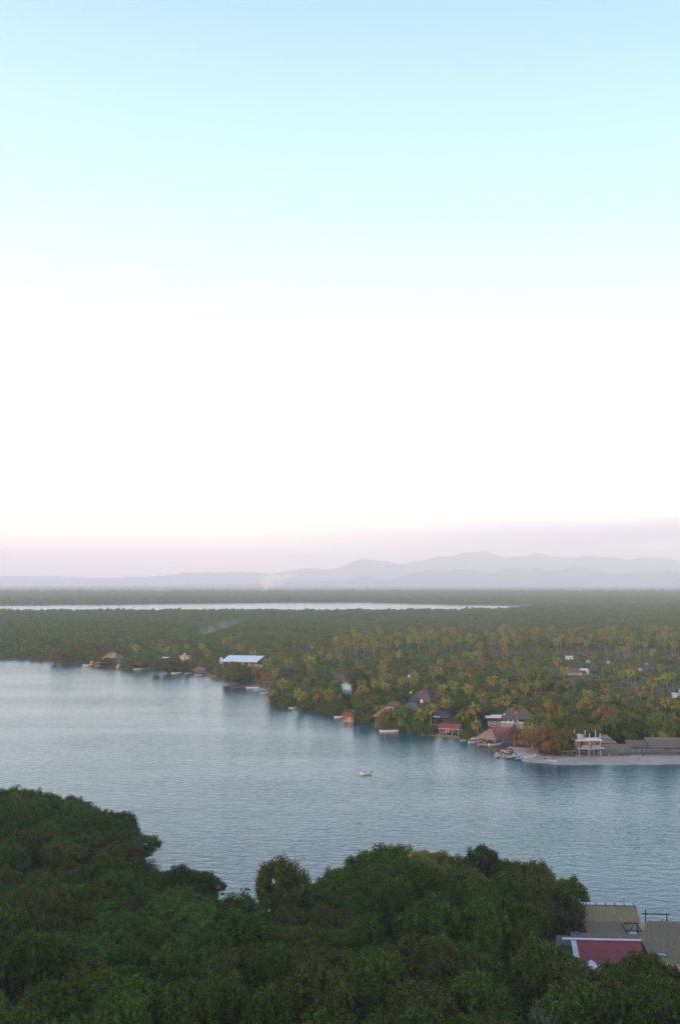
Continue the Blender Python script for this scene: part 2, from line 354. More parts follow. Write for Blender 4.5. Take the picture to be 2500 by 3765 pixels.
tag(link('hill', np_mesh('hill', np.stack([gx, gy, zz], -1).reshape(-1, 3), fc, M['soil'], True)), kind='structure')

# ------------------------------------------------------------------ mountains
def ridge(prof, dist, depth, seed, name='mountains'):
    px = np.array([(a * 1.5944 - 1250) / FPX * dist for a, b in prof]); pz = np.array([(1344.5 - b) * 1.5944 / FPX * dist + EYE for a, b in prof])
    xs_ = np.linspace(px[0], px[-1], 420); ys_ = np.linspace(-1, 1.2, 34)
    gx, gy = np.meshgrid(xs_, ys_)
    h = np.interp(gx, px, pz)
    # soften the polyline
    for _ in range(3): h[:, 1:-1] = .25 * h[:, :-2] + .5 * h[:, 1:-1] + .25 * h[:, 2:]
    g = np.random.default_rng(seed)
    rough = sum(a * np.sin(gx / s / 1.6 + g.uniform(0, 6) + .8 * np.sin(gy * 3 + g.uniform(0, 6))) for s, a in ((330, .05), (140, .035), (61, .022), (29, .012)))
    spur = .22 * np.sin(gx / 330 + 2.2 * gy + g.uniform(0, 6)) + .16 * np.sin(gx / 150 - 1.5 * gy + g.uniform(0, 6))
    fall = np.clip(1 - np.abs(gy) ** 1.25, 0, 1)
    z = h * (1 + rough * 1.15) * np.clip(fall + spur * fall * (1 - fall) * 1.6, 0, 1.0) - 2
    y = dist + gy * depth
    n0, n1 = gx.shape; idx = np.arange(n0 * n1).reshape(n0, n1)
    fc = np.stack([idx[:-1, :-1], idx[:-1, 1:], idx[1:, 1:], idx[1:, :-1]], -1).reshape(-1, 4)
    tag(link(name, np_mesh(name, np.stack([gx, y, z], -1).reshape(-1, 3), fc, M['mountain'], True)), kind='structure')
ridge([(300, 1352), (700, 1345), (784, 1340), (844, 1332), (899, 1335), (934, 1325), (984, 1316), (1019, 1322), (1049, 1314), (1084, 1317), (1110, 1323), (1134, 1326), (1174, 1315), (1219, 1317), (1234, 1311),
       (1264, 1315), (1296, 1313), (1322, 1307), (1345, 1310), (1364, 1316), (1409, 1325), (1484, 1320), (1568, 1320), (1700, 1322), (2100, 1330), (2600, 1345)], 18500, 1500, 1)
ridge([(-900, 1345), (-300, 1338), (0, 1331), (100, 1332), (200, 1334), (300, 1333), (370, 1330), (440, 1325), (500, 1322), (540, 1320), (600, 1323), (700, 1316), (784, 1315), (809, 1298), (834, 1293), (884, 1292), (920, 1297), (945, 1300), (1000, 1290),
       (1034, 1285), (1084, 1280), (1109, 1277), (1144, 1283), (1184, 1284), (1222, 1276), (1264, 1282), (1300, 1286), (1334, 1286), (1384, 1292), (1450, 1290), (1500, 1286), (1568, 1291), (1700, 1290), (2100, 1300), (2700, 1330)], 24000, 1600, 2)
ridge([(50, 1364), (80, 1361), (92, 1357), (105, 1353.5), (118, 1354), (135, 1358), (152, 1361), (190, 1364)], 13000, 400, 3, 'hills')

# ------------------------------------------------------------------ haze
hz = MB().box(-24500, -2500, -1.7, 24500, 27400, 800)
hm = bpy.data.materials.new('haze'); hm.use_nodes = True
hm.node_tree.nodes.clear()
pv = N(hm.node_tree, 'ShaderNodeVolumePrincipled'); pv.inputs['Color'].default_value = (.975, .97, 1.0, 1); pv.inputs['Density'].default_value = HAZE_DENSITY
pv.inputs['Anisotropy'].default_value = 0.0
ho = N(hm.node_tree, 'ShaderNodeOutputMaterial'); hm.node_tree.links.new(pv.outputs[0], ho.inputs['Volume'])
tag(hz.build('haze', hm), 'pale evening haze over the river plain', None, None, 'stuff')
# ------------------------------------------------------------------ plant meshes
def leaf_quads(c, nrm_, size, aspect, g):
    n = len(c)
    nrm_ = nrm_ / np.linalg.norm(nrm_, axis=1, keepdims=True)
    r = g.normal(size=(n, 3)); t = np.cross(nrm_, r); t /= np.linalg.norm(t, axis=1, keepdims=True) + 1e-9
    b = np.cross(nrm_, t)
    s = (size * g.uniform(.6, 1.35, n))[:, None]
    v = np.stack([c - t * s * aspect, c - b * s, c + t * s * aspect, c + b * s], 1)
    return v.reshape(-1, 3)
def crown_arrays(g, R_, z0, H, nc, per, leaf, flat=.0, core=True, rcs=(.22, .40)):
    d = g.normal(size=(nc, 3)); d[:, 2] = np.abs(d[:, 2]) * 1.15 - .42; d /= np.linalg.norm(d, axis=1, keepdims=True)
    rad = g.uniform(.55, .95, nc) ** .7
    cc = np.stack([d[:, 0] * R_ * .78 * rad, d[:, 1] * R_ * .78 * rad, z0 + H * (.38 + .46 * d[:, 2] * rad)], 1)
    rc = R_ * g.uniform(*rcs, nc)
    V = []
    for k in range(nc):
        m = int(per * (rc[k] / (R_ * (rcs[0] + rcs[1]) / 2)) ** 2)
        q = g.normal(size=(m, 3)); q /= np.linalg.norm(q, axis=1, keepdims=True); q[:, 2] = np.where(q[:, 2] < -.6, -q[:, 2], q[:, 2])
        p = cc[k] + q * rc[k] * g.uniform(.72, 1.12, (m, 1)) * np.array([1, 1, .85])
        V.append(leaf_quads(p, q + g.normal(size=(m, 3)) * .55, leaf, .62, g))
    V = np.concatenate(V)
    F = np.arange(len(V)).reshape(-1, 4)
    if core:                       # inner leaf mass
        cv = []; cf = []; k0 = len(V)
        ico = [(0, 0, 1)] + [(math.cos(a) * .9, math.sin(a) * .9, .45) for a in np.arange(5) * 1.2566] + [(math.cos(a) * .9, math.sin(a) * .9, -.45) for a in np.arange(5) * 1.2566 + .628] + [(0, 0, -1)]
        for k in range(nc):
            o = k0 + len(cv)
            cv += [tuple(cc[k] + np.array(p) * rc[k] * .72) for p in ico]
            for i in range(5):
                j = (i + 1) % 5
                cf += [(o, o + 1 + i, o + 1 + j, o + 1 + j), (o + 1 + i, o + 6 + i, o + 1 + j, o + 1 + j), (o + 1 + j, o + 6 + i, o + 6 + j, o + 6 + j), (o + 6 + i, o + 11, o + 6 + j, o + 6 + j)]
        V = np.concatenate([V, np.array(cv)])
        return V, F, [tuple(q[:3]) for q in cf]
    return V, F, []
def tuft_crown(name, seed, R_, H, ntop, nside, per, leaf, m, full=False):
    """low dense canopy tree: upright leafy tufts over a flat dome with a hanging skirt of foliage"""
    g = np.random.default_rng(seed)
    r = R_ * np.sqrt(g.uniform(0, 1, ntop)); a = np.arange(ntop) * 2.39996 + g.uniform(0, .7, ntop)
    wob = 1 + .16 * np.sin(a * 2 + seed) + .10 * np.sin(a * 3 + 2 * seed)
    z = H * (.62 + .30 * (1 - (r / R_) ** 2)) + g.normal(0, .095 * H, ntop)
    cc = np.stack([r * np.cos(a) * wob, r * np.sin(a) * wob, z], 1)
    rx = R_ * g.uniform(.13, .24, ntop); rz = rx * g.uniform(1.2, 2.2, ntop)
    a2 = g.uniform(0, 6.283, nside); rr = R_ * g.uniform(.84, 1.02, nside) * (1 + .16 * np.sin(a2 * 2 + seed) + .10 * np.sin(a2 * 3 + 2 * seed)); h2 = g.uniform(.06, .62, nside)
    rr = rr * (.80 + .35 * h2)
    cc = np.concatenate([cc, np.stack([rr * np.cos(a2), rr * np.sin(a2), H * h2], 1)]); rx2 = R_ * g.uniform(.15, .25, nside)
    rx = np.concatenate([rx, rx2]); rz = np.concatenate([rz, rx2 * g.uniform(1.1, 1.9, nside)])
    V = []
    for k in range(len(cc)):
        mm = int(per * (rx[k] / (R_ * .18)) ** 2)
        q = g.normal(size=(mm, 3)); q /= np.linalg.norm(q, axis=1, keepdims=True); q[:, 2] = np.where(q[:, 2] < -.45, -q[:, 2], q[:, 2])
        p = cc[k] + q * np.array([rx[k], rx[k], rz[k]]) * g.uniform(.6, 1.18, (mm, 1))
        V.append(leaf_quads(p, q + g.normal(size=(mm, 3)) * .6 + np.array([0, 0, .25]), leaf, .6, g))
    V = np.concatenate(V); F = np.arange(len(V)).reshape(-1, 4)
    ico = [(0, 0, 1)] + [(math.cos(t) * .9, math.sin(t) * .9, .45) for t in np.arange(5) * 1.2566] + [(math.cos(t) * .9, math.sin(t) * .9, -.45) for t in np.arange(5) * 1.2566 + .628] + [(0, 0, -1)]
    cv = []; cf = []; k0 = len(V)
    lumps = [(cc[k], rx[k] * .42, rz[k] * .5) for k in range(len(cc))] + [(np.array([0, 0, H * .38]), R_ * .60, H * .34)]
    for c, a_, b_ in lumps:
        o = k0 + len(cv); cv += [tuple(c + np.array(p) * np.array([a_, a_, b_])) for p in ico]
        for i in range(5):
            j = (i + 1) % 5
            cf += [(o, o + 1 + i, o + 1 + j), (o + 1 + i, o + 6 + i, o + 1 + j), (o + 1 + j, o + 6 + i, o + 6 + j), (o + 6 + i, o + 11, o + 6 + j)]
    V = np.concatenate([V, np.array(cv)]); me = bpy.data.meshes.new(name)
    me.vertices.add(len(V)); me.vertices.foreach_set('co', V.astype(np.float32).ravel())
    loops = np.concatenate([F.ravel(), np.array(cf).ravel()]).astype(np.int32); me.loops.add(len(loops)); me.loops.foreach_set('vertex_index', loops)
    me.polygons.add(len(F) + len(cf)); me.polygons.foreach_set('loop_start', np.concatenate([np.arange(len(F)) * 4, len(F) * 4 + np.arange(len(cf)) * 3]).astype(np.int32))
    me.update(calc_edges=True); me.materials.append(m); return me
def crown_mesh(name, seed, R_, z0, H, nc, per, leaf, m, core=True, rcs=(.22, .40)):
    g = np.random.default_rng(seed)
    V, F, T = crown_arrays(g, R_, z0, H, nc, per, leaf, core=core, rcs=rcs)
    me = bpy.data.meshes.new(name)
    nf, ntri = len(F), len(T)
    me.vertices.add(len(V)); me.vertices.foreach_set('co', V.astype(np.float32).ravel())
    loops = np.concatenate([F.ravel(), np.array(T, np.int64).ravel() if ntri else np.array([], np.int64)]).astype(np.int32)
    starts = np.concatenate([np.arange(nf) * 4, nf * 4 + np.arange(ntri) * 3]).astype(np.int32)
    me.loops.add(len(loops)); me.loops.foreach_set('vertex_index', loops)
    me.polygons.add(nf + ntri); me.polygons.foreach_set('loop_start', starts)
    me.update(calc_edges=True); me.materials.append(m)
    return me
def trunk_mesh(name, seed, h, r, spread, limbs=5, m=None, twigs=0):
    g = random.Random(seed); b = MB()
    b.path([(0, 0, -.4), (.1 * g.uniform(-1, 1), .1, h * .35), (.3 * g.uniform(-1, 1), .2 * g.uniform(-1, 1), h * .6)], [r, r * .75, r * .6], 7)
    for i in range(limbs):
        a = i * 6.283 / limbs + g.uniform(-.4, .4); s = spread * g.uniform(.6, 1)
        p0 = Vector((0, 0, h * g.uniform(.25, .55))); p1 = Vector((math.cos(a) * s * .5, math.sin(a) * s * .5, h * g.uniform(.6, .75))); p2 = Vector((math.cos(a) * s, math.sin(a) * s, h * g.uniform(.85, 1.05)))
        b.path([p0, p1, p2], [r * .5, r * .33, r * .12], 4)
        for k in range(twigs):
            q = p1.lerp(p2, g.uniform(.0, 1)); e = q + Vector((g.uniform(-1, 1), g.uniform(-1, 1), g.uniform(.2, 1.2))) * (spread * .45)
            b.tube(q, e, r * .14, r * .04, 3, False)
            for kk in range(2):
                q2 = q.lerp(e, g.uniform(.3, .9)); e2 = q2 + Vector((g.uniform(-1, 1), g.uniform(-1, 1), g.uniform(.1, 1))) * (spread * .25)
                b.tube(q2, e2, r * .07, r * .03, 3, False)
    return b.mesh(name, m or M['bark'])
def frond_arrays(g, L, el0, droop, ll, n=9, hang=.55):
    P = []; e = el0; x = 0.0; z = 0.0
    for i in range(n + 1):
        P.append((x, z)); ds = L / n
        e = el0 - droop * ((i + 1) / n) ** 1.3
        x += math.cos(e) * ds; z += math.sin(e) * ds
    V = []; F = []
    for i in range(n):
        (x0, z0), (x1, z1) = P[i], P[i + 1]
        t = (i + .5) / n; wl = ll * (math.sin(math.pi * min(1, .12 + t * .86)) ** .6)
        k = len(V)
        V += [(x0, -.035, z0), (x1, -.03, z1), (x1, .03, z1), (x0, .035, z0)]; F.append((k, k + 1, k + 2, k + 3))
        for sgn in (-1, 1):
            for sub in (0, .5):
                a0 = sub + .04; a1 = sub + .40
                hx, hz = hang * g.uniform(.7, 1.3), g.uniform(.25, .6)
                xa, za = x0 + (x1 - x0) * a0, z0 + (z1 - z0) * a0; xb, zb = x0 + (x1 - x0) * a1, z0 + (z1 - z0) * a1
                k = len(V)
                V += [(xa, sgn * .03, za), (xb, sgn * .03, zb), (xb + wl * hz, sgn * wl * .85, zb - wl * hx), (xa + wl * hz * .9, sgn * wl * .8, za - wl * hx)]
                F.append((k, k + 1, k + 2, k + 3))
    return np.array(V, float), np.array(F)
def rotz(V, a): c, s = math.cos(a), math.sin(a); return V @ np.array([[c, s, 0], [-s, c, 0], [0, 0, 1]])
def frond_mesh(name, seed, L, el0, droop, ll, m, hang=.55):
    V, F = frond_arrays(random.Random(seed), L, el0, droop, ll, 10, hang); return np_mesh(name, V, F, m)
def fronds_mesh(name, seed, specs, m):
    g = random.Random(seed); Vs = []; Fs = []; k = 0
    for a, L, el, dr, ll, hang in specs:
        V, F = frond_arrays(g, L, el, dr, ll, 8, hang); V = rotz(V, a); Vs.append(V); Fs.append(F + k); k += len(V)
    return np_mesh(name, np.concatenate(Vs), np.concatenate(Fs), m)
def palm_specs(seed, nlive, ndry, L=4.7):
    g = random.Random(seed)
    live = []; dry = []
    for i in range(nlive):
        t = i / nlive; live.append((i * 2.399 + g.uniform(-.2, .2), L * g.uniform(.8, 1.1), R(80 - 88 * t + g.uniform(-6, 6)), R(58 + 40 * t + g.uniform(-8, 8)), 1.05, .6))
    for i in range(ndry): dry.append((i * 2.399 + g.uniform(-.3, .3), L * g.uniform(.65, .9), R(g.uniform(-45, -8)), R(g.uniform(35, 65)), .7, .8))
    return live, dry
def palm_trunk(name, seed, h=10.0, lean=.8):
    g = random.Random(seed); b = MB(); a = g.uniform(0, 6.28); pts = []; rr = []
    for i in range(6):
        t = i / 5; s = lean * (t ** 1.7 - t * .0) ; pts.append((math.cos(a) * (s - lean), math.sin(a) * (s - lean), -.5 + t * (h + .5))); rr.append(.22 - .09 * t)
    return b.path(pts, rr, 7).mesh(name, M['palmbark'])
PALM_T = [palm_trunk('palm_trunk', s) for s in (1, 2, 3)]
PALM_C = []; PALM_D = []
for s in (11, 12, 13, 14):
    lv, dr = palm_specs(s, 20 + s % 3 * 2, 5 + s % 4); PALM_C.append(fronds_mesh('palm_crown', s, lv, M['frond'])); PALM_D.append(fronds_mesh('palm_dry_fronds', s, dr, M['dryfrond']))
FROND = [frond_mesh('palm_frond', 5, 4.3, R(30), R(75), 1.05, M['frond']), frond_mesh('palm_frond_b', 6, 4.0, R(30), R(95), 1.0, M['frond'], .75)]
DFROND = frond_mesh('dry_frond', 8, 3.3, R(0), R(50), .7, M['dryfrond'], .8)
NEAR_KINDS = [('deep', 'deep green'), ('mid', 'bright green'), ('deep', 'deep green'), ('mid', 'bright green'), ('olive', 'olive green'), ('yellow', 'yellowish green'), ('grey', 'grey green')]
NEAR_C = [tuft_crown('mangrove_crown', 100 + i, 4.5, 7.6, 62, 34, 90, .19, M[k]) for i, (k, _) in enumerate(NEAR_KINDS)]
NEAR_T = [trunk_mesh('mangrove_trunk', 200 + i, 6, .28, 3) for i in range(2)]
BANK_MAT = {'deep': 'fardeep', 'mid': 'farmid', 'olive': 'farolive'}
BANK_KINDS = [('deep', 'deep green'), ('mid', 'green'), ('olive', 'olive'), ('mid', 'green'), ('deep', 'deep green'), ('olive', 'olive'), ('yellow', 'yellow green'), ('dry', 'brownish')]
BANK_C = [tuft_crown('bank_crown', 300 + i, 4.3, 8.0, 42, 28, 62, .25, M[BANK_MAT.get(k, k)]) for i, (k, _) in enumerate(BANK_KINDS)]
BANK_T = [trunk_mesh('bank_trunk', 400 + i, 6, .26, 2.8) for i in range(2)]
DRY_C = [crown_mesh('dry_crown', 500 + i, 3.9, .6, 7.0, 40, 55, .24, M['dry'], core=False) for i in range(2)]
DRY_T = [trunk_mesh('dry_branches', 520 + i, 6.5, .22, 3.2, 8, M['deadwood'], 5) for i in range(2)]
FAR_C = [crown_mesh('far_crown', 600 + i, 4.6, .2, 7.0, 14, 22, .6, M[k]) for i, k in enumerate(('fardeep', 'fardeep', 'farmid', 'farmid', 'farolive', 'farolive'))]
SCRUB_C = [crown_mesh('scrub_crown', 620 + i, 4.4, .2, 6.6, 14, 22, .55, M[k]) for i, k in enumerate(('fardeep', 'fardeep', 'farmid', 'farmid', 'farolive', 'farolive', 'dry'))]

# ------------------------------------------------------------------ sight lines kept open to the buildings, and their footprints
CLEAR = []; FOOT = []
def keep(u0, v0, u1, v1, d, foot=None, r=5):
    CLEAR.append((u0, v0, u1, v1, d))
    if foot is not None: FOOT.append((foot[0], foot[1], r))
def blocked(x, y, z, rad, h):
    for fx, fy, fr in FOOT:
        if (x - fx) ** 2 + (y - fy) ** 2 < (fr + rad * .75) ** 2: return True
    ua, vt = proj(x, y, z + h); ub, vb = proj(x, y, z); ru = rad / (mpp((x, y, z)))
    for u0, v0, u1, v1, d in CLEAR:
        if y < d - 1 and ub + ru * .85 > u0 and ub - ru * .85 < u1 and vt < v1 - 2 and vb > v0: return True
    return False
def tree(name, crown, trunk, loc, s, sz, rz, label, cat, group):
    e = empty(name, loc, rz, label, cat, group); q = 1 + .18 * math.sin(loc[0] * 3.7 + loc[1] * 5.1); e.scale = (s * q, s / q, s * sz)
    link('crown', crown, e); link('trunk', trunk, e); return e
def palm(loc, h, k, rz, label, group, s=1.0, fronds=False):
    e = empty('palm_tree', loc, rz, label, 'palm', group)
    t = link('trunk', PALM_T[k % 3], e); t.scale = (s, s, h / 10)
    if not fronds:
        c = link('crown', PALM_C[k % 4], e, (0, 0, h), (.22 * math.sin(k * 1.7), .22 * math.sin(k * 2.9), k)); c.scale = (s, s, s)
        d = link('dry_fronds', PALM_D[k % 4], e, (0, 0, h - .2)); d.scale = (s, s, s)
    else:
        g = random.Random(k)
        for i in range(18):
            t = i / 18
            f = link('frond', FROND[i % 2], e, (0, 0, h), (0, -R(44 - 78 * t + g.uniform(-6, 6)), i * 2.399 + g.uniform(-.2, .2))); f.scale = (s, s, s)
        for i in range(7):
            f = link('dry_frond', DFROND, e, (0, 0, h - .25), (0, R(g.uniform(8, 42)), i * 2.399 + g.uniform(-.3, .3))); f.scale = (s, s, s)
    return e
# ------------------------------------------------------------------ building helpers
def straw_on(b, quad, n, ln, wd, g, lift=.05):
    """thin straw strips laid down the slope of a roof face; quad = eave0, eave1, ridge1, ridge0"""
    e0, e1, r1, r0 = [Vector(p) for p in quad]
    nv = (e1 - e0).cross(r0 - e0)
    if nv.length < 1e-6: nv = (e1 - e0).cross(r1 - e0)
    nv.normalize()
    if nv.z < 0: nv = -nv
    for _ in range(n):
        a, t = g.random(), g.random()
        p = e0.lerp(e1, a).lerp(r0.lerp(r1, a), t)
        d = (e0.lerp(e1, a) - r0.lerp(r1, a))
        if d.length < 1e-6: continue
        d.normalize(); s = (e1 - e0).normalized()
        d = (d + s * g.uniform(-.25, .25)).normalized()
        L = ln * g.uniform(.6, 1.3); w_ = wd * g.uniform(.6, 1.3)
        q = p + d * L + nv * g.uniform(-.02, .10) - Vector((0, 0, .03)); p = p + nv * g.uniform(.01, lift)
        b.poly([p - s * w_ / 2, p + s * w_ / 2, q + s * w_ * .4, q - s * w_ * .4])
def thatch_hip(name, W, D, ze, rise, ridge, m, parent, dens=2.5, seed=1, loc=None, fringe=True):
    """hipped thatch roof centred on the origin, eaves W x D at ze, ridge along x of the given length"""
    g = random.Random(seed); b = MB(); zt = ze + rise; r = ridge / 2; t = .22
    A, B, C, E = (-W / 2, -D / 2, ze), (W / 2, -D / 2, ze), (W / 2, D / 2, ze), (-W / 2, D / 2, ze); P, Q = (-r, 0, zt), (r, 0, zt)
    faces = [(A, B, Q, P), (B, C, Q, Q), (C, E, P, Q), (E, A, P, P)]
    for f in faces:
        pts = list(dict.fromkeys(f)); b.poly(pts)
    b.poly([(p[0], p[1], p[2] - t) for p in (E, C, B, A)])
    for p, q in ((A, B), (B, C), (C, E), (E, A)): b.poly([p, (p[0], p[1], p[2] - t), (q[0], q[1], q[2] - t), q])
    for f in faces:
        e0, e1, r1, r0 = [Vector(p) for p in f]
        area = ((e1 - e0).length + (r1 - r0).length) / 2 * ((r0 + r1) / 2 - (e0 + e1) / 2).length
        straw_on(b, f, int(area * dens), .9, .16, g, .09)
        if fringe:
            n = int((e1 - e0).length / .28)
            for i in range(n):
                p = e0.lerp(e1, (i + g.random()) / n); s = (e1 - e0).normalized(); L = g.uniform(.15, .5); o = (p - Vector((0, 0, p.z))).normalized() * .08
                b.poly([p - s * .12 + Vector((0, 0, .04)), p + s * .12 + Vector((0, 0, .04)), p + s * .08 + o - Vector((0, 0, L)), p - s * .08 + o - Vector((0, 0, L))])
    # ridge cap of bundled straw
    b.tube((-r - .15, 0, zt + .02), (r + .15, 0, zt + .02), .2, .2, 7)
    return b.build(name, m, parent, loc)
def thatch_plane(name, quad, m, parent, dens, seed, ln=.9, wd=.16, t=.2, fringe=True):
    """sloping thatch sheet; quad = eave0, eave1, top1, top0 (local)"""
    g = random.Random(seed); b = MB(); b.slab(quad, t)
    e0, e1, r1, r0 = [Vector(p) for p in quad]
    area = (e1 - e0).length * (r0 - e0).length
    straw_on(b, quad, int(area * dens), ln, wd, g, .12)
    if fringe:
        n = int((e1 - e0).length / .25)
        for i in range(n):
            p = e0.lerp(e1, (i + g.random()) / n); s = (e1 - e0).normalized(); L = g.uniform(.15, .55); o = (e0 - r0).normalized() * .15
            b.poly([p - s * .12, p + s * .12, p + s * .08 + o - Vector((0, 0, L)), p - s * .08 + o - Vector((0, 0, L))])
    return b.build(name, m, parent)
def posts(parent, pts, z0, z1, r, m, name='post'):
    cache = {}
    for p in pts:
        x, y = p[:2]; a = p[2] if len(p) > 2 else z0; c = p[3] if len(p) > 3 else z1; k = (a, c)
        if k not in cache: cache[k] = MB().tube((0, 0, a), (0, 0, c), r, r * .85, 7).mesh(name, m)
        link(name, cache[k], parent, (x, y, 0))
def window(parent, x0, z0, w_, h, y, m_frame, face='y', sill=True):
    """window in a wall facing -y (or -x when face == 'x') : frame with a recessed pane"""
    f = MB(); t = .07
    f.box(0, -.05, 0, w_, .04, t); f.box(0, -.05, h - t, w_, .04, h); f.box(0, -.05, t, t, .04, h - t); f.box(w_ - t, -.05, t, w_, .04, h - t)
    f.box(w_ / 2 - .025, -.04, t, w_ / 2 + .025, .03, h - t)
    o = f.build('window', m_frame, parent, (x0, y, z0) if face == 'y' else (y, x0, z0), (0, 0, 0) if face == 'y' else (0, 0, -R(90)))
    MB().box(t, .015, t, w_ - t, .03, h - t).build('pane', M['glass'], o)
    return o
def rail(parent, p0, p1, h=1.0, m=None, name='railing', n=None):
    b = MB(); p0, p1 = Vector(p0), Vector(p1); L = (p1 - p0).length; n = n or max(2, int(L / 1.1))
    for i in range(n + 1):
        p = p0.lerp(p1, i / n); b.tube(p, p + Vector((0, 0, h)), .05, .05, 5)
    for k in (.35, .68, 1.0): b.bar(p0 + Vector((0, 0, h * k)), p1 + Vector((0, 0, h * k)), .07, .07)
    return b.build(name, m or M['white'], parent)
def place(name, u, v, rz, label, cat, group=None, z=1.0, clear=None, r=5):
    p = at(u, v, z); e = empty(name, p, R(rz), label, cat, group); MARKS.append((name, p, v))
    if clear: keep(*clear, p.y, p, r)
    return e, p
MARKS = []
G1 = 'houses and restaurants of the village'

# ---- brick hut on the water
e, p = place('brick_hut', 1288, 2652, -33, 'brick hut with red tiled roof standing in the water', 'hut', G1, 0, (1255, 2606, 1303, 2652), 5)
b = MB(); b.box(-3.2, -2.2, -.6, 3.2, -2.05, 3.1); b.box(-3.2, 2.05, -.6, 3.2, 2.2, 3.1); b.box(-3.2, -2.05, -.6, -3.05, 2.05, 3.1); b.box(3.05, -2.05, -.6, 3.2, 2.05, 3.1); b.build('wall', M['brick'], e)
MB().box(-3.3, -2.3, -.8, 3.3, 2.3, .25).build('plinth', M['concrete'], e)
d = MB().box(.2, -2.26, .3, 1.2, -2.2, 2.4).build('door', M['palewood'], e); MB().box(.28, -2.32, 1.25, .36, -2.26, 1.35).build('handle', M['darkwood'], d)
window(e, -2.6, 1.3, 2.0, 1.1, -2.2, M['darkwood']); window(e, 1.8, 1.3, .9, 1.0, -2.2, M['darkwood'])
window(e, 1.0, 1.2, 1.6, 1.1, -3.2, M['darkwood'], 'x')
rf = MB(); rf.slab([(-3.9, -2.9, 2.95), (3.9, -2.9, 2.95), (3.9, 0, 4.5), (-3.9, 0, 4.5)], .12).slab([(3.9, 2.9, 2.95), (-3.9, 2.9, 2.95), (-3.9, 0, 4.5), (3.9, 0, 4.5)], .12)
rf.poly([(-3.2, -2.2, 3.1), (-3.2, 2.2, 3.1), (-3.2, 0, 4.3)]).poly([(3.2, -2.2, 3.1), (3.2, 0, 4.3), (3.2, 2.2, 3.1)])
ro = rf.build('roof', M['tile'], e)
tl = MB()
for side in (-1, 1):
    for i in range(26):
        x = -3.85 + i * .3
        for k in range(4):
            t0, t1 = k / 4, (k + 1) / 4 + .03
            y0, z0, y1, z1 = side * 2.95 * (1 - t0), 2.98 + 1.55 * t0, side * 2.95 * (1 - t1), 3.03 + 1.55 * t1
            tl.bar((x + .13, y0, z0 + .05), (x + .13, y1, z1 + .02), .24, .07)
tag(tl.build('roof_tiles', M['tile'], ro), kind='stuff'); MB().tube((-3.95, 0, 4.55), (3.95, 0, 4.55), .15, .15, 6).build('ridge_cap', M['tile'], ro)

# ---- stilted thatch restaurant
e, p = place('stilted_restaurant', 1432, 2664, -30, 'thatched restaurant with brick red railing standing on stilts over the bank', 'restaurant', G1, .2, (1376, 2592, 1460, 2662), 8)
MB().box(-6.6, -4.2, 2.35, 6.6, 4.2, 2.55).build('floor', M['wood'], e)
posts(e, [(x, y) for x in (-6.2, -3.1, 0, 3.1, 6.2) for y in (-3.9, 3.9)], -1.2, 2.35, .13, M['palewood'], 'stilt')
posts(e, [(x, y) for x in (-6.2, -3.1, 0, 3.1, 6.2) for y in (-3.9, 3.9)], 2.55, 5.0, .11, M['wood'], 'post')
bb = MB()
for x in (-6.2, -3.1, 0, 3.1): bb.bar((x, -3.9, 0), (x + 3.0, -3.9, 2.2), .1, .1)
bb.build('brace', M['palewood'], e)
for q0, q1 in (((-6.5, -4.1), (6.5, -4.1)), ((-6.5, 4.1), (-6.5, -4.1)), ((6.5, -4.1), (6.5, 4.1))):
    b = MB(); L = Vector((q1[0] - q0[0], q1[1] - q0[1], 0)).length; n = int(L / .45); a = Vector((*q0, 2.55)); c = Vector((*q1, 2.55))
    for i in range(n):
        s, t = a.lerp(c, i / n), a.lerp(c, (i + 1) / n); b.bar(s, t + Vector((0, 0, 1)), .07, .07); b.bar(t, s + Vector((0, 0, 1)), .07, .07)
    b.bar(a + Vector((0, 0, 1.05)), c + Vector((0, 0, 1.05)), .14, .1); b.bar(a + Vector((0, 0, .08)), c + Vector((0, 0, .08)), .12, .1)
    b.build('railing', M['tile'], e)
thatch_hip('roof', 15.4, 10.4, 4.5, 4.4, 5.0, M['thatch'], e, 3, 3)
MB().tube((-2.6, 0, 9.0), (2.6, 0, 9.0), .26, .26, 8).build('ridge_tiles', M['orange'], e)
e, p = place('low_palapa', 1352, 2660, -30, 'low thatched shelter half hidden behind the dark mangrove beside the brick hut', 'palapa', G1, .6)
e.location.y += 14; posts(e, [(-3, -2), (3, -2), (3, 2), (-3, 2)], -.5, 2.6, .1, M['wood']); thatch_hip('roof', 8, 6, 2.5, 2.2, 3, M['thatch'], e, 3, 33)

# ---- group of big thatched roofs behind
e, p = place('great_palapa', 1557, 2604, -32, 'largest thatched palapa with tall hipped roof behind the waterfront', 'palapa', G1, 1, (1507, 2532, 1600, 2576), 9)
posts(e, [(x, y) for x in (-6.4, 0, 6.4) for y in (-4.4, 4.4)], -.3, 4.8, .16, M['wood']); MB().box(-6.2, 2.2, 0, 6.2, 4.2, 3.0).build('wall', M['brick'], e)
thatch_hip('roof', 15.2, 11.6, 4.5, 6.0, 4.4, M['thatchdark'], e, 2.6, 5); MB().box(-.9, -2.5, 8.9, .9, -2.3, 10.2).build('roof_patch', M['tile'], e)
e, p = place('middle_palapa', 1518, 2634, -32, 'lower thatched roof just in front of the largest palapa', 'palapa', G1, 1, (1478, 2568, 1545, 2610), 7)
posts(e, [(x, y) for x in (-5.5, 5.5) for y in (-3.6, 3.6)], -.3, 4.3, .14, M['wood']); MB().box(-5, 1.6, 0, 5, 3.4, 2.8).build('wall', M['orange'], e)
thatch_hip('roof', 13, 9, 4.0, 3.6, 5, M['thatchdark'], e, 2.6, 6)
e, p = place('left_palapa', 1452, 2628, -32, 'dark thatched roof left of the lower palapa with a white tank behind', 'palapa', G1, 1, (1418, 2565, 1486, 2596), 7)
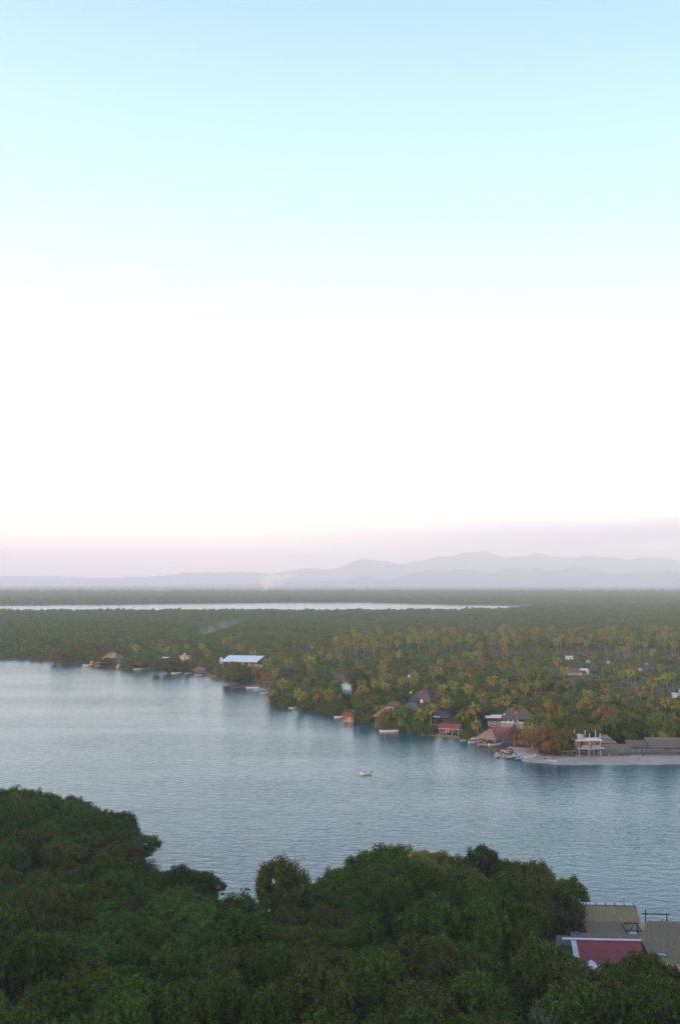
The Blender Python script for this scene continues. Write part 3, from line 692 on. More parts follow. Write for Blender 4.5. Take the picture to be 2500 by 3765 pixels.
posts(e, [(x, y) for x in (-5.2, 5.2) for y in (-3.4, 3.4)], -.3, 4.5, .14, M['wood']); MB().box(-4.8, 1.4, 0, 4.8, 3.2, 3).build('wall', M['brick'], e)
thatch_hip('roof', 12.5, 8.6, 4.2, 3.2, 5, M['thatchdark'], e, 2.6, 7)
def tank(u, v, label, h=5.5, sc=1.0, base=1.0, grp='white water tanks'):
    p = at(u, v, base + h); e = empty('water_tank', (p.x, p.y, base), 0, label, 'water tank', grp)
    b = MB()
    for i in range(3):
        pass
    b.tube((0, 0, h), (0, 0, h + 1.3 * sc), .78 * sc, .78 * sc, 12).tube((0, 0, h + 1.3 * sc), (0, 0, h + 1.65 * sc), .78 * sc, .3 * sc, 12).build('tank_body', M['white'], e)
    MB().tube((0, 0, h + 1.65 * sc), (0, 0, h + 1.8 * sc), .28 * sc, .26 * sc, 10).build('lid', M['white'], e)
    if h > .6:
        b = MB(); [b.tube((x, y, -.3), (x * .8, y * .8, h), .1, .08, 5) for x, y in ((-.6, -.6), (.6, -.6), (.6, .6), (-.6, .6))]; b.box(-.85, -.85, h - .15, .85, .85, h); b.build('stand', M['concrete'], e)
    keep(u - 5, v - 12, u + 5, v, p.y)
    return e
tank(1510, 2553, 'white water tank on a stand left of the largest palapa', 6.5)
tank(1550, 2583, 'white water tank in front of the largest palapa', 6.0)
tank(1430, 2572, 'white water tank behind the dark left palapa', 6.5, .8)
tank(1503, 2489, 'round white tank among trees above the large palapa', 7.0, .9)

# ---- blue two-storey house
e, p = place('blue_house', 1283, 2552, -30, 'sky blue two storey house with dark windows and porch', 'house', G1, 1, (1254, 2508, 1310, 2550), 8)
b = MB(); b.box(-4, -3, -.3, 4, 3, 6.4); b.build('wall', M['skyblue'], e); MB().slab([(-4.3, -3.3, 6.5), (4.3, -3.3, 6.5), (4.3, 3.3, 7.3), (-4.3, 3.3, 7.3)], .15).build('roof', M['pink'], e)  # pink roof: the warm low sun on it is put into its colour
for x in (-.6, 2.0): window(e, x, 4.2, 1.2, 1.2, -3.0, M['white'])
window(e, 1.0, 4.2, 1.2, 1.1, -4.0, M['white'], 'x')
pr = MB().box(.2, -4.6, 3.0, 3.9, -3.0, 3.15).build('porch', M['concrete'], e)
for x in (.4, 3.7): MB().box(x - .08, -4.5, -.3, x + .08, -4.34, 3.0).build('post', M['concrete'], pr)
rail(e, (.3, -4.5, 3.15), (3.8, -4.5, 3.15), .9, M['white'])
d = MB().box(1.2, -3.05, 0, 2.2, -3.0, 2.1).build('door', M['darkwood'], e)
e, p = place('white_shed', 1320, 2566, -30, 'small pale shed beside the sky blue house', 'shed', G1, 1); MB().box(-1.6, -1.5, -.3, 1.6, 1.5, 2.2).build('wall', M['concrete'], e); MB().slab([(-1.9, -1.8, 2.2), (1.9, -1.8, 2.2), (1.9, 1.8, 2.8), (-1.9, 1.8, 2.8)], .1).build('roof', M['white'], e)
e, p = place('grey_house', 1252, 2508, -25, 'grey thatched house among trees above the sky blue house', 'house', G1, 1, (1224, 2468, 1278, 2500), 8)
MB().box(-4.4, -2.6, -.3, 4.4, 3, 3.2).build('wall', M['concrete'], e); thatch_hip('roof', 11.5, 8.5, 3.0, 3.2, 5.5, M['thatchdark'], e, 2, 8); window(e, -2.4, 1.0, 1.4, 1.1, -2.6, M['white']); MB().box(.6, -2.66, 0, 1.6, -2.6, 2.1).build('door', M['darkwood'], e)
posts(e, [(-5.2, -3.7), (5.2, -3.7)], -.3, 3.0, .12, M['white'])

# ---- red roofed shelter on the stone bank
e, p = place('red_roof_shelter', 1655, 2697, -20, 'open shelter with red metal roof and white posts above the stone bank', 'shelter', G1, 1, (1608, 2650, 1684, 2702), 7)
posts(e, [(x, y) for x in (-4.6, -1.6, 1.5, 4.6) for y in (-2.6, 2.6)], -.3, 2.75, .11, M['white'])
b = MB(); b.slab([(-5.3, -3.4, 2.75), (5.3, -3.4, 2.75), (5.3, .6, 4.7), (-5.3, .6, 4.7)], .08); b.slab([(5.3, 3.4, 3.1), (-5.3, 3.4, 3.1), (-5.3, .62, 4.7), (5.3, .62, 4.7)], .08)
b.poly([(5.2, -3.3, 2.72), (5.2, 3.3, 3.05), (5.2, .6, 4.6)]).poly([(-5.2, 3.3, 3.05), (-5.2, -3.3, 2.72), (-5.2, .6, 4.6)])
ro = b.build('roof', M['redmetal'], e)
rb = MB()
for i in range(27): rb.bar((-5.25 + i * .404, -3.42, 2.79), (-5.25 + i * .404, .58, 4.74), .07, .05)
rb.build('roof_ribs', M['redmetal'], ro); MB().bar((-5.3, -3.45, 2.68), (5.3, -3.45, 2.68), .06, .16).build('fascia', M['white'], ro)
MB().box(-5, 2.6, -.3, -1, 2.75, 2.6).build('back_wall', M['orange'], e)
sg, p = place('sign_board', 1602, 2677, -20, 'pale painted sign board on posts left of the red roofed shelter', 'sign', None, 1); posts(sg, [(-1.7, 0), (1.7, 0)], -.3, 1.8, .06, M['palewood'], 'post'); MB().box(-2, -.08, 1.0, 2, -.02, 1.9).build('board', M['orange'], sg)
e, p = place('dark_shed', 1632, 2664, -25, 'dark thatched shed with a white awning behind the leaning palms', 'shed', G1, 1, (1615, 2618, 1660, 2645), 6); e.location.y += 10
MB().box(-4.2, -2, -.3, 4.2, 2.4, 2.6).build('wall', M['concrete'], e); thatch_hip('roof', 10.5, 7.5, 2.6, 2.8, 4.5, M['thatchdark'], e, 2, 9); MB().slab([(-3.4, -4.6, 2.9), (.2, -4.6, 2.9), (.2, -3.4, 3.3), (-3.4, -3.4, 3.3)], .06).build('awning', M['white'], e)
def chair(x, y, z, rz, m, label, grp, par=None):
    b = MB().box(-.22, -.22, .42, .22, .22, .47); e = empty('plastic_chair', (x, y, z), rz, label, 'chair', grp)
    b.build('seat', m, e); MB().box(-.22, .18, .47, .22, .22, .95).build('backrest', m, e)
    for sx in (-1, 1):
        for sy_ in (-1, 1): MB().tube((.19 * sx, .19 * sy_, 0), (.17 * sx, .17 * sy_, .42), .03, .025, 5).build('leg', m, e)
    return e
def table(x, y, z, rz, m, label, grp, w_=1.0):
    e = empty('table', (x, y, z), rz, label, 'table', grp); MB().box(-w_ / 2, -.5, .70, w_ / 2, .5, .75).build('tabletop', m, e)
    for sx in (-1, 1):
        for sy_ in (-1, 1): MB().tube((sx * (w_ / 2 - .08), .42 * sy_, 0), (sx * (w_ / 2 - .08), .42 * sy_, .70), .035, .03, 5).build('leg', m, e)
    return e
for i, (dx, dy) in enumerate(((-3.4, -1.2), (-1.8, -1.6), (-2.6, .2))):
    q = at(1650, 2697, 1); chair(q.x + dx, q.y + dy, 1.0, i * 1.9, M['white'], 'white plastic chair under the red roofed shelter', 'white chairs under the red roof')

# ---- stilted palapa over the water
e, p = place('stilted_palapa', 1803, 2742, -38, 'hipped thatched palapa on a wooden deck over the water', 'palapa', G1, 0, (1752, 2680, 1836, 2745), 7)
MB().box(-4.7, -4.0, .75, 4.7, 4.0, .95).build('deck', M['palewood'], e)
posts(e, [(x, y) for x in (-4.4, -1.5, 1.5, 4.4) for y in (-3.8, 0, 3.8)], -1.5, .75, .13, M['palewood'], 'stilt')
posts(e, [(x, y) for x in (-4.4, 0, 4.4) for y in (-3.8, 3.8)], .95, 4.0, .11, M['palewood'], 'post')
rail(e, (-4.6, -3.9, .95), (4.6, -3.9, .95), .9, M['wood']); rail(e, (4.6, -3.9, .95), (4.6, 3.9, .95), .9, M['wood']); rail(e, (-4.6, 3.9, .95), (-4.6, -3.9, .95), .9, M['wood'])
thatch_hip('roof', 11.0, 9.6, 3.75, 3.9, 1.2, M['thatch'], e, 3.5, 10)
for i, (dx, dy, kk) in enumerate(((-2.6, -1.8, 0), (-1.2, -2.4, 1), (.6, -1.4, 2), (2.2, -2.2, 3))):
    m4 = Matrix.Rotation(R(-38), 3, 'Z') @ Vector((dx, dy, 0))
    (table if i == 2 else chair)(p.x + m4.x, p.y + m4.y, .95, kk * 1.2, M['white'] if i < 2 else M['wood'], ['white plastic chair on the deck of the stilted palapa', 'white plastic chair on the deck of the stilted palapa', 'wooden table on the deck of the stilted palapa', 'wooden chair on the deck of the stilted palapa'][i], 'furniture on the palapa deck')
# ---- red roof behind it
e, p = place('red_roof_house', 1836, 2716, -14, 'house with a broad red metal roof behind the stilted palapa', 'house', G1, 1, (1800, 2664, 1872, 2698), 7)
b = MB(); b.slab([(-5.5, -4.2, 2.5), (5.5, -4.2, 2.5), (5.0, 1.4, 5.2), (-4.2, 1.4, 5.2)], .1); b.slab([(5.5, 4.2, 3), (-5.5, 4.2, 3), (-4.2, 1.42, 5.2), (5.0, 1.42, 5.2)], .1); b.poly([(-5.5, 4.2, 3), (-5.5, -4.2, 2.5), (-4.2, 1.4, 5.2)])
ro = b.build('roof', M['redmetal'], e); rb = MB(); [rb.bar((-5.4 + i * .49, -4.2, 2.54), (-4.1 + i * .413, 1.38, 5.23), .07, .05) for i in range(23)]; rb.build('roof_ribs', M['redmetal'], ro)
MB().box(-4.8, -2.0, -.3, 4.8, 3.4, 2.5).build('wall', M['concrete'], e); posts(e, [(x, -3.8) for x in (-5, -1.7, 1.7, 5)], -.3, 2.5, .1, M['white'])
# ---- balcony restaurant
e, p = place('balcony_restaurant', 1878, 2684, -6, 'two storey restaurant with white balcony rails, outside stair and dark hipped roof', 'restaurant', G1, 1, (1782, 2606, 1975, 2672), 12)
e.location.y += 4
MB().box(-8.5, 0, -.3, 12, 7, 2.6).build('wall', M['concrete'], e); MB().box(-11.0, -2.4, 2.6, 12.6, 7, 2.85).build('balcony_floor', M['concrete'], e)
up = MB().box(-11, .4, 2.85, 4.4, 6.8, 5.3).build('upper_wall', M['dark'], e); MB().box(-3.2, .38, 2.85, 4.6, 6.9, 5.0).build('blue_wall', M['skyblue'], e)
for x in (-2.6, -.2, 2.2): window(e, x, 3.4, 1.4, 1.1, .36, M['darkwood'])
for x in (-9.8, -7.0): window(e, x, 3.5, 1.5, 1.1, .38, M['tile'])
MB().box(-12.0, -.8, 5.3, -1.5, 7.2, 5.55).build('flat_roof', M['white'], e)
MB().slab([(-9.5, -1.2, 5.62), (-3, -1.2, 5.62), (-2.6, 3, 6.6), (-9, 3, 6.6)], .08).build('roof_sheet', M['white'], e)
r2 = thatch_hip('roof', 17.5, 10.5, 5.2, 4.6, 9.0, M['thatchdark'], e, 2.4, 12, (4.0, 3.4, 0))
b = MB(); b.box(-4.6, -2.42, 2.85, 1.8, -2.3, 4.0); b.build('balcony_wall', M['white'], e); MB().box(-4.2, -2.42, -.3, 1.4, -2.2, 2.6).build('ground_wall', M['white'], e)
rail(e, (-10.9, -2.3, 2.85), (-4.7, -2.3, 2.85), 1.05, M['white']); rail(e, (1.9, -2.3, 2.85), (12.5, -2.3, 2.85), 1.05, M['white'])
MB().box(4.2, -2.36, 3.0, 12.4, -2.33, 3.75).build('rail_panel', M['skyblue'], e)
st = MB()
for i in range(11): st.box(-11.0 + i * .42, -3.6, 2.6 - i * .25 - .1, -10.6 + i * .42, -2.5, 2.6 - i * .25)
st.bar((-11, -3.62, 2.55), (-6.4, -3.62, -.15), .08, .3); st.bar((-11, -3.62, 3.6), (-6.4, -3.62, .9), .08, .08)
for i in range(0, 12, 2): st.tube((-11 + i * .42, -3.62, 2.55 - i * .25), (-11 + i * .42, -3.62, 3.6 - i * .25), .04, .04, 5)
st.build('stair', M['white'], e)
posts(e, [(x, -2.2) for x in (-10.6, -7.6, 3.6, 6.6, 9.6, 12.3)], -.3, 2.6, .12, M['white']); posts(e, [(11.9, -1.6)], 2.85, 7.2, .06, M['white'], 'lamp_pole')
tk = at(1842, 2622, 7.4); t = empty('water_tank', (tk.x, p.y + 5, 6.55), 0, 'white water tank on the flat roof of the balcony restaurant', 'water tank', 'white water tanks')
MB().tube((0, 0, 0), (0, 0, 1.5), .75, .75, 12).tube((0, 0, 1.5), (0, 0, 1.8), .75, .3, 12).build('tank_body', M['white'], t); MB().tube((0, 0, 1.8), (0, 0, 1.92), .28, .28, 10).build('lid', M['white'], t)
bt_ = MB().box(-.9, -.9, -1.05, .9, .9, -.0).build('stand', M['concrete'], t)
e, p = place('salmon_house', 1944, 2712, -30, 'small house with faded salmon roof right of the balcony restaurant', 'house', G1, 1, (1918, 2664, 1962, 2690), 4)
MB().box(-2.8, -2, -.3, 2.8, 2.6, 2.7).build('wall', M['orange'], e); MB().slab([(-3.2, -3, 2.5), (3.2, -3, 2.5), (3.2, 2.8, 4.3), (-3.2, 2.8, 4.3)], .12).build('roof', M['pinkmetal'], e); MB().box(.2, 2.0, 2.7, 3.1, 2.5, 5.0).build('gable', M['orange'], e); window(e, -1.8, 1, 1.2, 1, -2, M['white'])

# ---- unfinished concrete frame on the beach
e, p = place('concrete_frame_building', 2159, 2776, 4, 'unfinished white concrete frame building with bare columns above its flat roof', 'building', G1, 1.05, (2104, 2686, 2212, 2752), 7)
cols = [(-4.6, -3), (0, -3), (4.6, -3), (-4.6, 3), (0, 3), (4.6, 3)]
posts(e, [(x, y, -.3, 9.6 + (.5 if y > 0 else 0)) for x, y in cols], 0, 0, .17, M['white'], 'column')
MB().box(-5.9, -3.9, 6.5, 5.6, 3.8, 6.78).build('roof_slab', M['white'], e); MB().box(-5.0, -3.5, 3.0, 6.6, 3.5, 3.25).build('floor_slab', M['white'], e)
MB().box(-3.6, -3.3, 3.25, -.2, -3.16, 4.6).build('parapet', M['concrete'], e); MB().box(.9, -3.3, 3.25, 4.4, -3.16, 4.6).build('parapet', M['concrete'], e)
MB().box(-4.4, 2.6, 3.25, 4.4, 2.8, 6.5).build('back_wall', M['brick'], e); MB().box(-5.2, -1, -.3, -4.8, 3, 6.4).build('side_wall', M['concrete'], e)
MB().box(-4.2, -.2, 6.78, -1.6, 2.2, 8.6).build('roof_room', M['concrete'], e); MB().box(-4.4, .6, -.3, 4.4, .8, 3.0).build('ground_wall', M['wood'], e)
posts(e, [(-4.6, -3.4)], 0, 0, .05, M['white'])
# ---- beach shelters
def ramada(name, u, v, W, D, zf, zb, label, mat_, seed, rz=2, clear=None, dens=3.2, nposts=5, postm='wood'):
    e, p = place(name, u, v, rz, label, 'shelter', 'thatched shelters on the beach', 1.05, clear, 5)
    n = nposts; posts(e, [(-W / 2 + .3 + (W - .6) * i / (n - 1), -D / 2 + .3) for i in range(n)], -.3, zf - .1, .09, M[postm]); posts(e, [(-W / 2 + .3 + (W - .6) * i / (n - 1), D / 2 - .3) for i in range(n)], -.3, zb - .1, .09, M[postm])
    bm_ = MB(); bm_.bar((-W / 2, -D / 2 + .3, zf - .15), (W / 2, -D / 2 + .3, zf - .15), .14, .14); bm_.bar((-W / 2, D / 2 - .3, zb - .15), (W / 2, D / 2 - .3, zb - .15), .14, .14); bm_.build('beam', M[postm], e)
    thatch_plane('roof', [(-W / 2 - .3, -D / 2 - .3, zf), (W / 2 + .3, -D / 2 - .3, zf), (W / 2 + .3, D / 2 + .2, zb), (-W / 2 - .3, D / 2 + .2, zb)], M[mat_], e, dens, seed)
    return e, p
e, p = place('hip_palapa', 2240, 2772, 3, 'hipped thatch palapa right behind the concrete frame building', 'palapa', 'thatched shelters on the beach', 1.05, (2200, 2716, 2280, 2745), 5); e.location.y += 9
posts(e, [(-3.4, -2.6), (3.4, -2.6), (3.4, 2.6), (-3.4, 2.6)], -.3, 4.0, .11, M['wood']); thatch_hip('roof', 9.0, 7.2, 3.9, 2.7, 3.2, M['thatch'], e, 3.5, 14)
ramada('beach_shelter', 2246, 2774, 15.6, 5.6, 2.5, 4.0, 'long lean-to thatch shelter below the hipped palapa', 'thatch', 15, 1, (2178, 2738, 2312, 2778))
ramada('beach_shelter', 2347, 2770, 9.8, 6.4, 3.2, 5.2, 'grey thatched shelter between the lean-to and the wide brown one', 'thatch', 16, -3, (2300, 2724, 2392, 2772))
ramada('beach_shelter', 2506, 2771, 29.5, 8, 3.3, 6.2, 'wide brown thatch shelter at the right edge of the beach', 'thatch', 17, -1, (2378, 2718, 2500, 2775), 3.2, 7, 'palewood')
ramada('beach_shelter', 2103, 2777, 8.6, 5, 2.3, 2.6, 'low dark shelter left of the white goal frame', 'thatch', 18, 2, (2066, 2752, 2146, 2782), 3, 4)
e, p = place('beach_bar', 2160, 2776, 2, 'dark red fronted beach bar under the concrete frame building', 'bar', 'thatched shelters on the beach', 1.05); e.location.y += 1; MB().box(-4, 1, -.3, 3, 1.3, 2.4).build('wall', M['redplastic'], e); MB().slab([(-4.4, -1.2, 2.4), (3.4, -1.2, 2.4), (3.4, 1.6, 2.8), (-4.4, 1.6, 2.8)], .1).build('awning', M['tile'], e)
p = at(2172, 2781, 1.05); e = empty('goal_frame', p, 0, 'white wooden goal frame standing on the sand', 'frame')
MB().tube((-1.4, 0, -.3), (-1.25, 0, 2.7), .11, .1, 6).build('post', M['white'], e); MB().tube((1.4, 0, -.3), (1.2, 0, 2.7), .11, .1, 6).build('post', M['white'], e); MB().bar((-1.45, 0, 2.75), (1.4, 0, 2.75), .16, .16).build('crossbar', M['white'], e)
p = at(2173, 2781, 1.05); chair(p.x, p.y + .6, 1.05, 3.1, M['redplastic'], 'red chair inside the white goal frame', 'red seats on the beach')
p = at(2238, 2782, 1.05); table(p.x, p.y, 1.05, 0, M['white'], 'small white table on the sand in front of the lean-to', 'tables on the beach', 1.1)
p = at(2227, 2780, 1.05)
for i, (dx, dy) in enumerate(((-.9, .8), (-.1, 1.2), (.5, .5))): chair(p.x + dx, p.y + dy, 1.05, 3.1 + i, M['redplastic'], 'red plastic chair left of the small white table', 'red seats on the beach')
for i, (dx, dy) in enumerate(((-2.0, .9), (-2.6, 1.3))): chair(p.x + dx, p.y + dy, 1.05, 3.1 + i, M['white'], 'white plastic chair beside the red chairs under the lean-to', 'white chairs on the beach')
p = at(2288, 2779, 1.05); table(p.x, p.y + 1, 1.05, 0, M['redplastic'], 'red table at the right end of the lean-to shelter', 'tables on the beach', 1.6)
for i, (dx, dy) in enumerate(((-1.2, .6), (1.2, .7), (-.5, -.1), (.5, -.1))): chair(p.x + dx, p.y + 1 + dy, 1.05, 3.1 + i * .7, M['redplastic'], 'red plastic chair around the red table', 'red seats on the beach')
p = at(2129, 2781, 1.05); e = empty('plank_bench', p, R(3), 'long white plank bench on the sand left of the goal frame', 'bench'); MB().box(-2.3, -.25, .42, 2.3, .25, .52).build('seat', M['white'], e); MB().box(-1.9, -.2, -.1, -1.75, .2, .42).build('leg', M['wood'], e); MB().box(1.75, -.2, -.1, 1.9, .2, .42).build('leg', M['wood'], e)
p = at(2069, 2786, 1.05); e = empty('pole', p, 0, 'pale wooden pole standing alone on the sand', 'pole'); MB().tube((0, 0, -.4), (0, 0, 2.0), .07, .06, 6).build('shaft', M['palewood'], e)

# ---- boulders on the point and stone bank
keep(1822, 2742, 1962, 2806, at(1890, 2750).y)
ROCKS = []; BOULDERS = []
for i in range(5):
    g = random.Random(40 + i); bmx = bmesh.new(); bmesh.ops.create_icosphere(bmx, subdivisions=2, radius=1)
    for v_ in bmx.verts: v_.co *= 1 + g.uniform(-.14, .14); v_.co.z *= .72
    me = bpy.data.meshes.new('boulder'); bmx.to_mesh(me); bmx.free(); me.materials.append(M['rock']); ROCKS.append(me)
g = random.Random(77); k = 0
for i in range(66):
    t = g.random(); u = 1822 + 92 * t + g.uniform(-4, 4); v = 2781 + 3 * t - (g.random() ** 1.2) * 36 * min(1, .25 + t * 1.2) * (1 if t < .6 else .55)
    if u < 1850 and v < 2755: continue
    p = at(u, v, .6); s = g.uniform(.45, 1.0)
    o = link('boulder', ROCKS[i % 5], None, (p.x, p.y, g.uniform(.1, .6) + .5 * (2781 - v) / 30)); o.scale = (s, s, s); o.rotation_euler = (g.uniform(-.3, .3), g.uniform(-.3, .3), g.uniform(0, 6))
    BOULDERS.append(o); tag(o, f"{'large' if s > .8 else 'small' if s < .6 else 'mid sized'} tan boulder {'at the waterline of the stone point' if v > 2770 else 'on top of the stone point by the brown bushes'}", 'boulder', 'boulders of the stone point')
b = MB()
for i in range(900):
    t = g.random(); u = 1535 + 185 * t; x = at(u, 2700, 0).x; yb = float(shore_y(x)); d = g.random()
    c = Vector((x, yb - .6 + d * 3.2, .05 + d * .9)); s = g.uniform(.12, .34)
    q = [c + Vector((g.uniform(-1, 1), g.uniform(-1, 1), g.uniform(-.6, 1))).normalized() * s for _ in range(4)]
    b.poly(q[:3]).poly([q[0], q[2], q[3]]).poly([q[0], q[3], q[1]]).poly([q[1], q[3], q[2]])
tag(b.build('rubble', M['rock']), 'grey rubble stones along the bank under the red roofed shelter', None, None, 'stuff')

# ---- pier with moored boats
pa, pb = at(851, 2533, 0), at(960, 2523, 0)
e = empty('pier', pa, math.atan2(pb.y - pa.y, pb.x - pa.x), 'long narrow wooden pier running out from the shore trees', 'pier'); L = (pb - pa).length
pl = MB().box(0, -.7, .66, L, .7, .72).build('walkway', M['wood'], e)
pk = MB().box(-.17, -.8, 0, .17, .8, .06).mesh('plank', M['wood'])
for i in range(int(L / .4)): link('plank', pk, pl, (.2 + i * .4, 0, .724))
posts(e, [(x, y) for x in np.arange(.4, L, 2.4) for y in (-.75, .75)], -1.5, 1.7, .1, M['palewood'])
sgn = MB().box(-.35, -1.2, .79, .15, -.2, 1.9).build('red_marker', M['tile'], e)
keep(848, 2505, 985, 2556, pa.y + 5)

# ---- far end of the village
e, p = place('thatched_house', 415, 2442, -28, 'big two storey thatched house with ochre balcony at the far end of the village', 'house', G1, .8, (383, 2390, 455, 2432), 10)
MB().box(-5.5, -3.6, -.3, 5.8, 4, 5.6).build('wall', M['orange'], e); MB().box(2.2, -3.64, -.3, 5.82, 4.02, 4.4).build('white_wall', M['white'], e); MB().box(-6.4, -4.9, 2.7, 2.4, -3.6, 2.9).build('balcony', M['orange'], e); rail(e, (-6.3, -4.8, 2.9), (2.3, -4.8, 2.9), .95, M['orange'])  # ochre sunward front, pale right end: low sunlight put into the wall colours
posts(e, [(x, -4.8) for x in (-6.2, -3.4, -.6, 2.2)], -.3, 5.4, .13, M['orange'], 'column')
for x in (-4.8, -1.9): window(e, x, 3.3, 1.5, 1.5, -3.6, M['darkwood'])
for x in (-4.8, -1.9): MB().box(x, -3.66, -.1, x + 1.1, -3.6, 2.1).build('door', M['darkwood'], e)
thatch_hip('roof', 17, 12, 5.2, 5.2, 6, M['thatch'], e, 1.6, 20); thatch_hip('upper_roof', 5, 4, 9.6, 1.5, 2.4, M['thatch'], e, 1.6, 21, (-2.2, 0, 0))
e, p = place('kiosk', 340, 2446, -30, 'small ochre kiosk at the waterside', 'kiosk', G1, .8, (332, 2424, 348, 2446), 3)
MB().box(-1.4, -1.3, -.3, 1.4, 1.3, 3.6).build('wall', M['orange'], e); MB().box(-1.6, -1.5, 3.6, 1.6, 1.5, 3.75).build('roof', M['orange'], e); MB().box(-.5, -1.35, 0, .5, -1.3, 2.1).build('door', M['darkwood'], e)
e, p = place('water_shelter', 361, 2452, -25, 'open ochre shelter on posts over the water', 'shelter', G1, .4, (347, 2428, 374, 2452), 4)
posts(e, [(-2.3, -1.8), (2.3, -1.8), (2.3, 1.8), (-2.3, 1.8)], -1, 3.8, .15, M['orange']); MB().box(-2.8, -2.2, 3.8, 2.8, 2.2, 4.05).build('roof', M['orange'], e); MB().box(-2.6, -2, .5, 2.6, 2, .7).build('deck', M['wood'], e); rail(e, (-2.5, -1.9, .7), (2.5, -1.9, .7), .9, M['palewood'])
e, p = place('ochre_hut', 436, 2456, -20, 'small ochre hut with white gable beside the big thatched house', 'hut', G1, .6, (428, 2438, 446, 2456), 3)
MB().box(-1.5, -1.3, -.3, 1.5, 1.5, 2.2).build('wall', M['orange'], e); b = MB().slab([(-1.8, -1.7, 2.1), (0, -1.7, 3.2), (0, 1.8, 3.2), (-1.8, 1.8, 2.1)], .1).slab([(0, -1.7, 3.2), (1.8, -1.7, 2.1), (1.8, 1.8, 2.1), (0, 1.8, 3.2)], .1); b.build('roof', M['white'], e)
e, p = place('long_grey_house', 595, 2438, -18, 'long grey house with pale metal roof between the far palms', 'house', G1, .9, (563, 2404, 622, 2432), 8)
MB().box(-6.2, -3, -.3, 6.2, 3, 3.2).build('wall', M['concrete'], e); MB().slab([(-6.8, -3.6, 3.2), (6.8, -3.6, 3.2), (6.8, 3.6, 4.8), (-6.8, 3.6, 4.8)], .15).build('roof', M['thatchdark'], e); MB().box(0, 0, 4.6, 5.5, 4, 5.4).build('upper_room', M['white'], e)
for x in (-4.6, -1.8, 3.2): window(e, x, 1.1, 1.4, 1.2, -3, M['darkwood'])
MB().box(.9, -3.05, -.1, 1.9, -3, 2.1).build('door', M['darkwood'], e)
e, p = place('pink_house', 680, 2436, -22, 'pink flat roofed house with a small roof tower', 'house', G1, .9, (657, 2398, 702, 2428), 7)
MB().box(-3.4, -3, -.3, 1.6, 3, 6.4).build('wall', M['pink'], e); MB().box(1.62, -2.4, -.3, 5, 3, 6.2).build('grey_wall', M['concrete'], e); MB().box(-4.2, -3.4, 6.4, 5.2, 3.2, 6.6).build('roof', M['pink'], e); MB().box(-.6, -1.6, 6.6, 1.2, .4, 8.8).build('tower', M['pink'], e)
for x in (-2.6, -.4): window(e, x, 3.8, 1.1, 1.3, -3, M['white'])
window(e, -2.0, 1, 1.2, 1.2, -3, M['white']); MB().box(-.3, -3.05, -.1, .7, -3, 2.1).build('door', M['darkwood'], e)
e, p = place('shore_shelter', 736, 2474, -12, 'brown roofed shelter with white posts on the shore left of the pavilion', 'shelter', G1, .9, (709, 2450, 764, 2476), 6)
posts(e, [(x, y) for x in (-3.6, -1.2, 1.2, 3.6) for y in (-2.6, 2.6)], -.3, 2.6, .13, M['white']); thatch_hip('roof', 10.2, 7.6, 2.6, 2.2, 5.5, M['thatch'], e, 1.8, 23)
q0, q1 = at(758, 2481, .3), at(793, 2492, .3); o = MB().box(0, -.2, -.9, (q1 - q0).length, .2, .8).build('retaining_wall', M['orange']); o.location = q0; o.rotation_euler = (0, 0, math.atan2(q1.y - q0.y, q1.x - q0.x)); tag(o, 'low ochre retaining wall at the waterline below the shore shelter', 'wall')
# pavilion
e, p = place('pavilion', 893, 2458, -14, 'open sports pavilion with broad pale blue roof and white columns', 'pavilion', G1, 1, (818, 2408, 972, 2449), 14)
W, D = 31, 19
posts(e, [(-W / 2 + .6 + (W - 1.2) * i / 5, -D / 2 + .6) for i in range(6)], -.3, 6.4, .30, M['white'], 'column'); posts(e, [(-W / 2 + .6 + (W - 1.2) * i / 5, D / 2 - .6) for i in range(6)], -.3, 9.3, .30, M['white'], 'column')
rf = MB().slab([(-W / 2 - .8, -D / 2 - .8, 6.6), (W / 2 + .8, -D / 2 - .8, 6.6), (W / 2 + .8, D / 2 + .6, 10.4), (-W / 2 - .8, D / 2 + .6, 10.4)], .16).build('roof', M['bluemetal'], e)
rb = MB(); [rb.bar((-W / 2 - .6 + i * 1.0, -D / 2 - .8, 6.63), (-W / 2 - .6 + i * 1.0, D / 2 + .6, 10.43), .10, .06) for i in range(33)]; rb.build('roof_ribs', M['bluemetal'], rf)
MB().bar((-W / 2 - .8, -D / 2 - .85, 6.35), (W / 2 + .8, -D / 2 - .85, 6.35), .12, .55).build('fascia', M['orange'], rf)
MB().bar((W / 2 + .85, -D / 2 - .8, 6.4), (W / 2 + .85, D / 2 + .6, 10.2), .12, .5).build('fascia', M['tile'], rf)
for i in range(6):
    x = -W / 2 + .6 + (W - 1.2) * i / 5; t = MB(); t.bar((x, -D / 2, 6.1), (x, D / 2, 9.4), .16, .2); t.bar((x, -D / 2, 5.3), (x, D / 2, 8.7), .12, .14)
    for k in range(8): y = -D / 2 + D * k / 8; t.bar((x, y, 5.3 + 3.4 * k / 8), (x, y + D / 8, 6.1 + 3.3 * (k + 1) / 8), .08, .08)
    t.build('truss', M['tile'], e)
MB().box(-W / 2 + 2, -D / 2 + 2, -.2, W / 2 - 2, D / 2 - 2, .12).build('court', M['concrete'], e); MB().box(-W / 2 + 1, D / 2 - 1.4, .1, W / 2 - 1, D / 2 - 1.2, 3).build('back_wall', M['concrete'], e)
e, p = place('chapel_tower', 814, 2441, 0, 'small white chapel tower with pointed roof left of the pavilion', 'tower', G1, 1, (804, 2408, 823, 2438), 4)
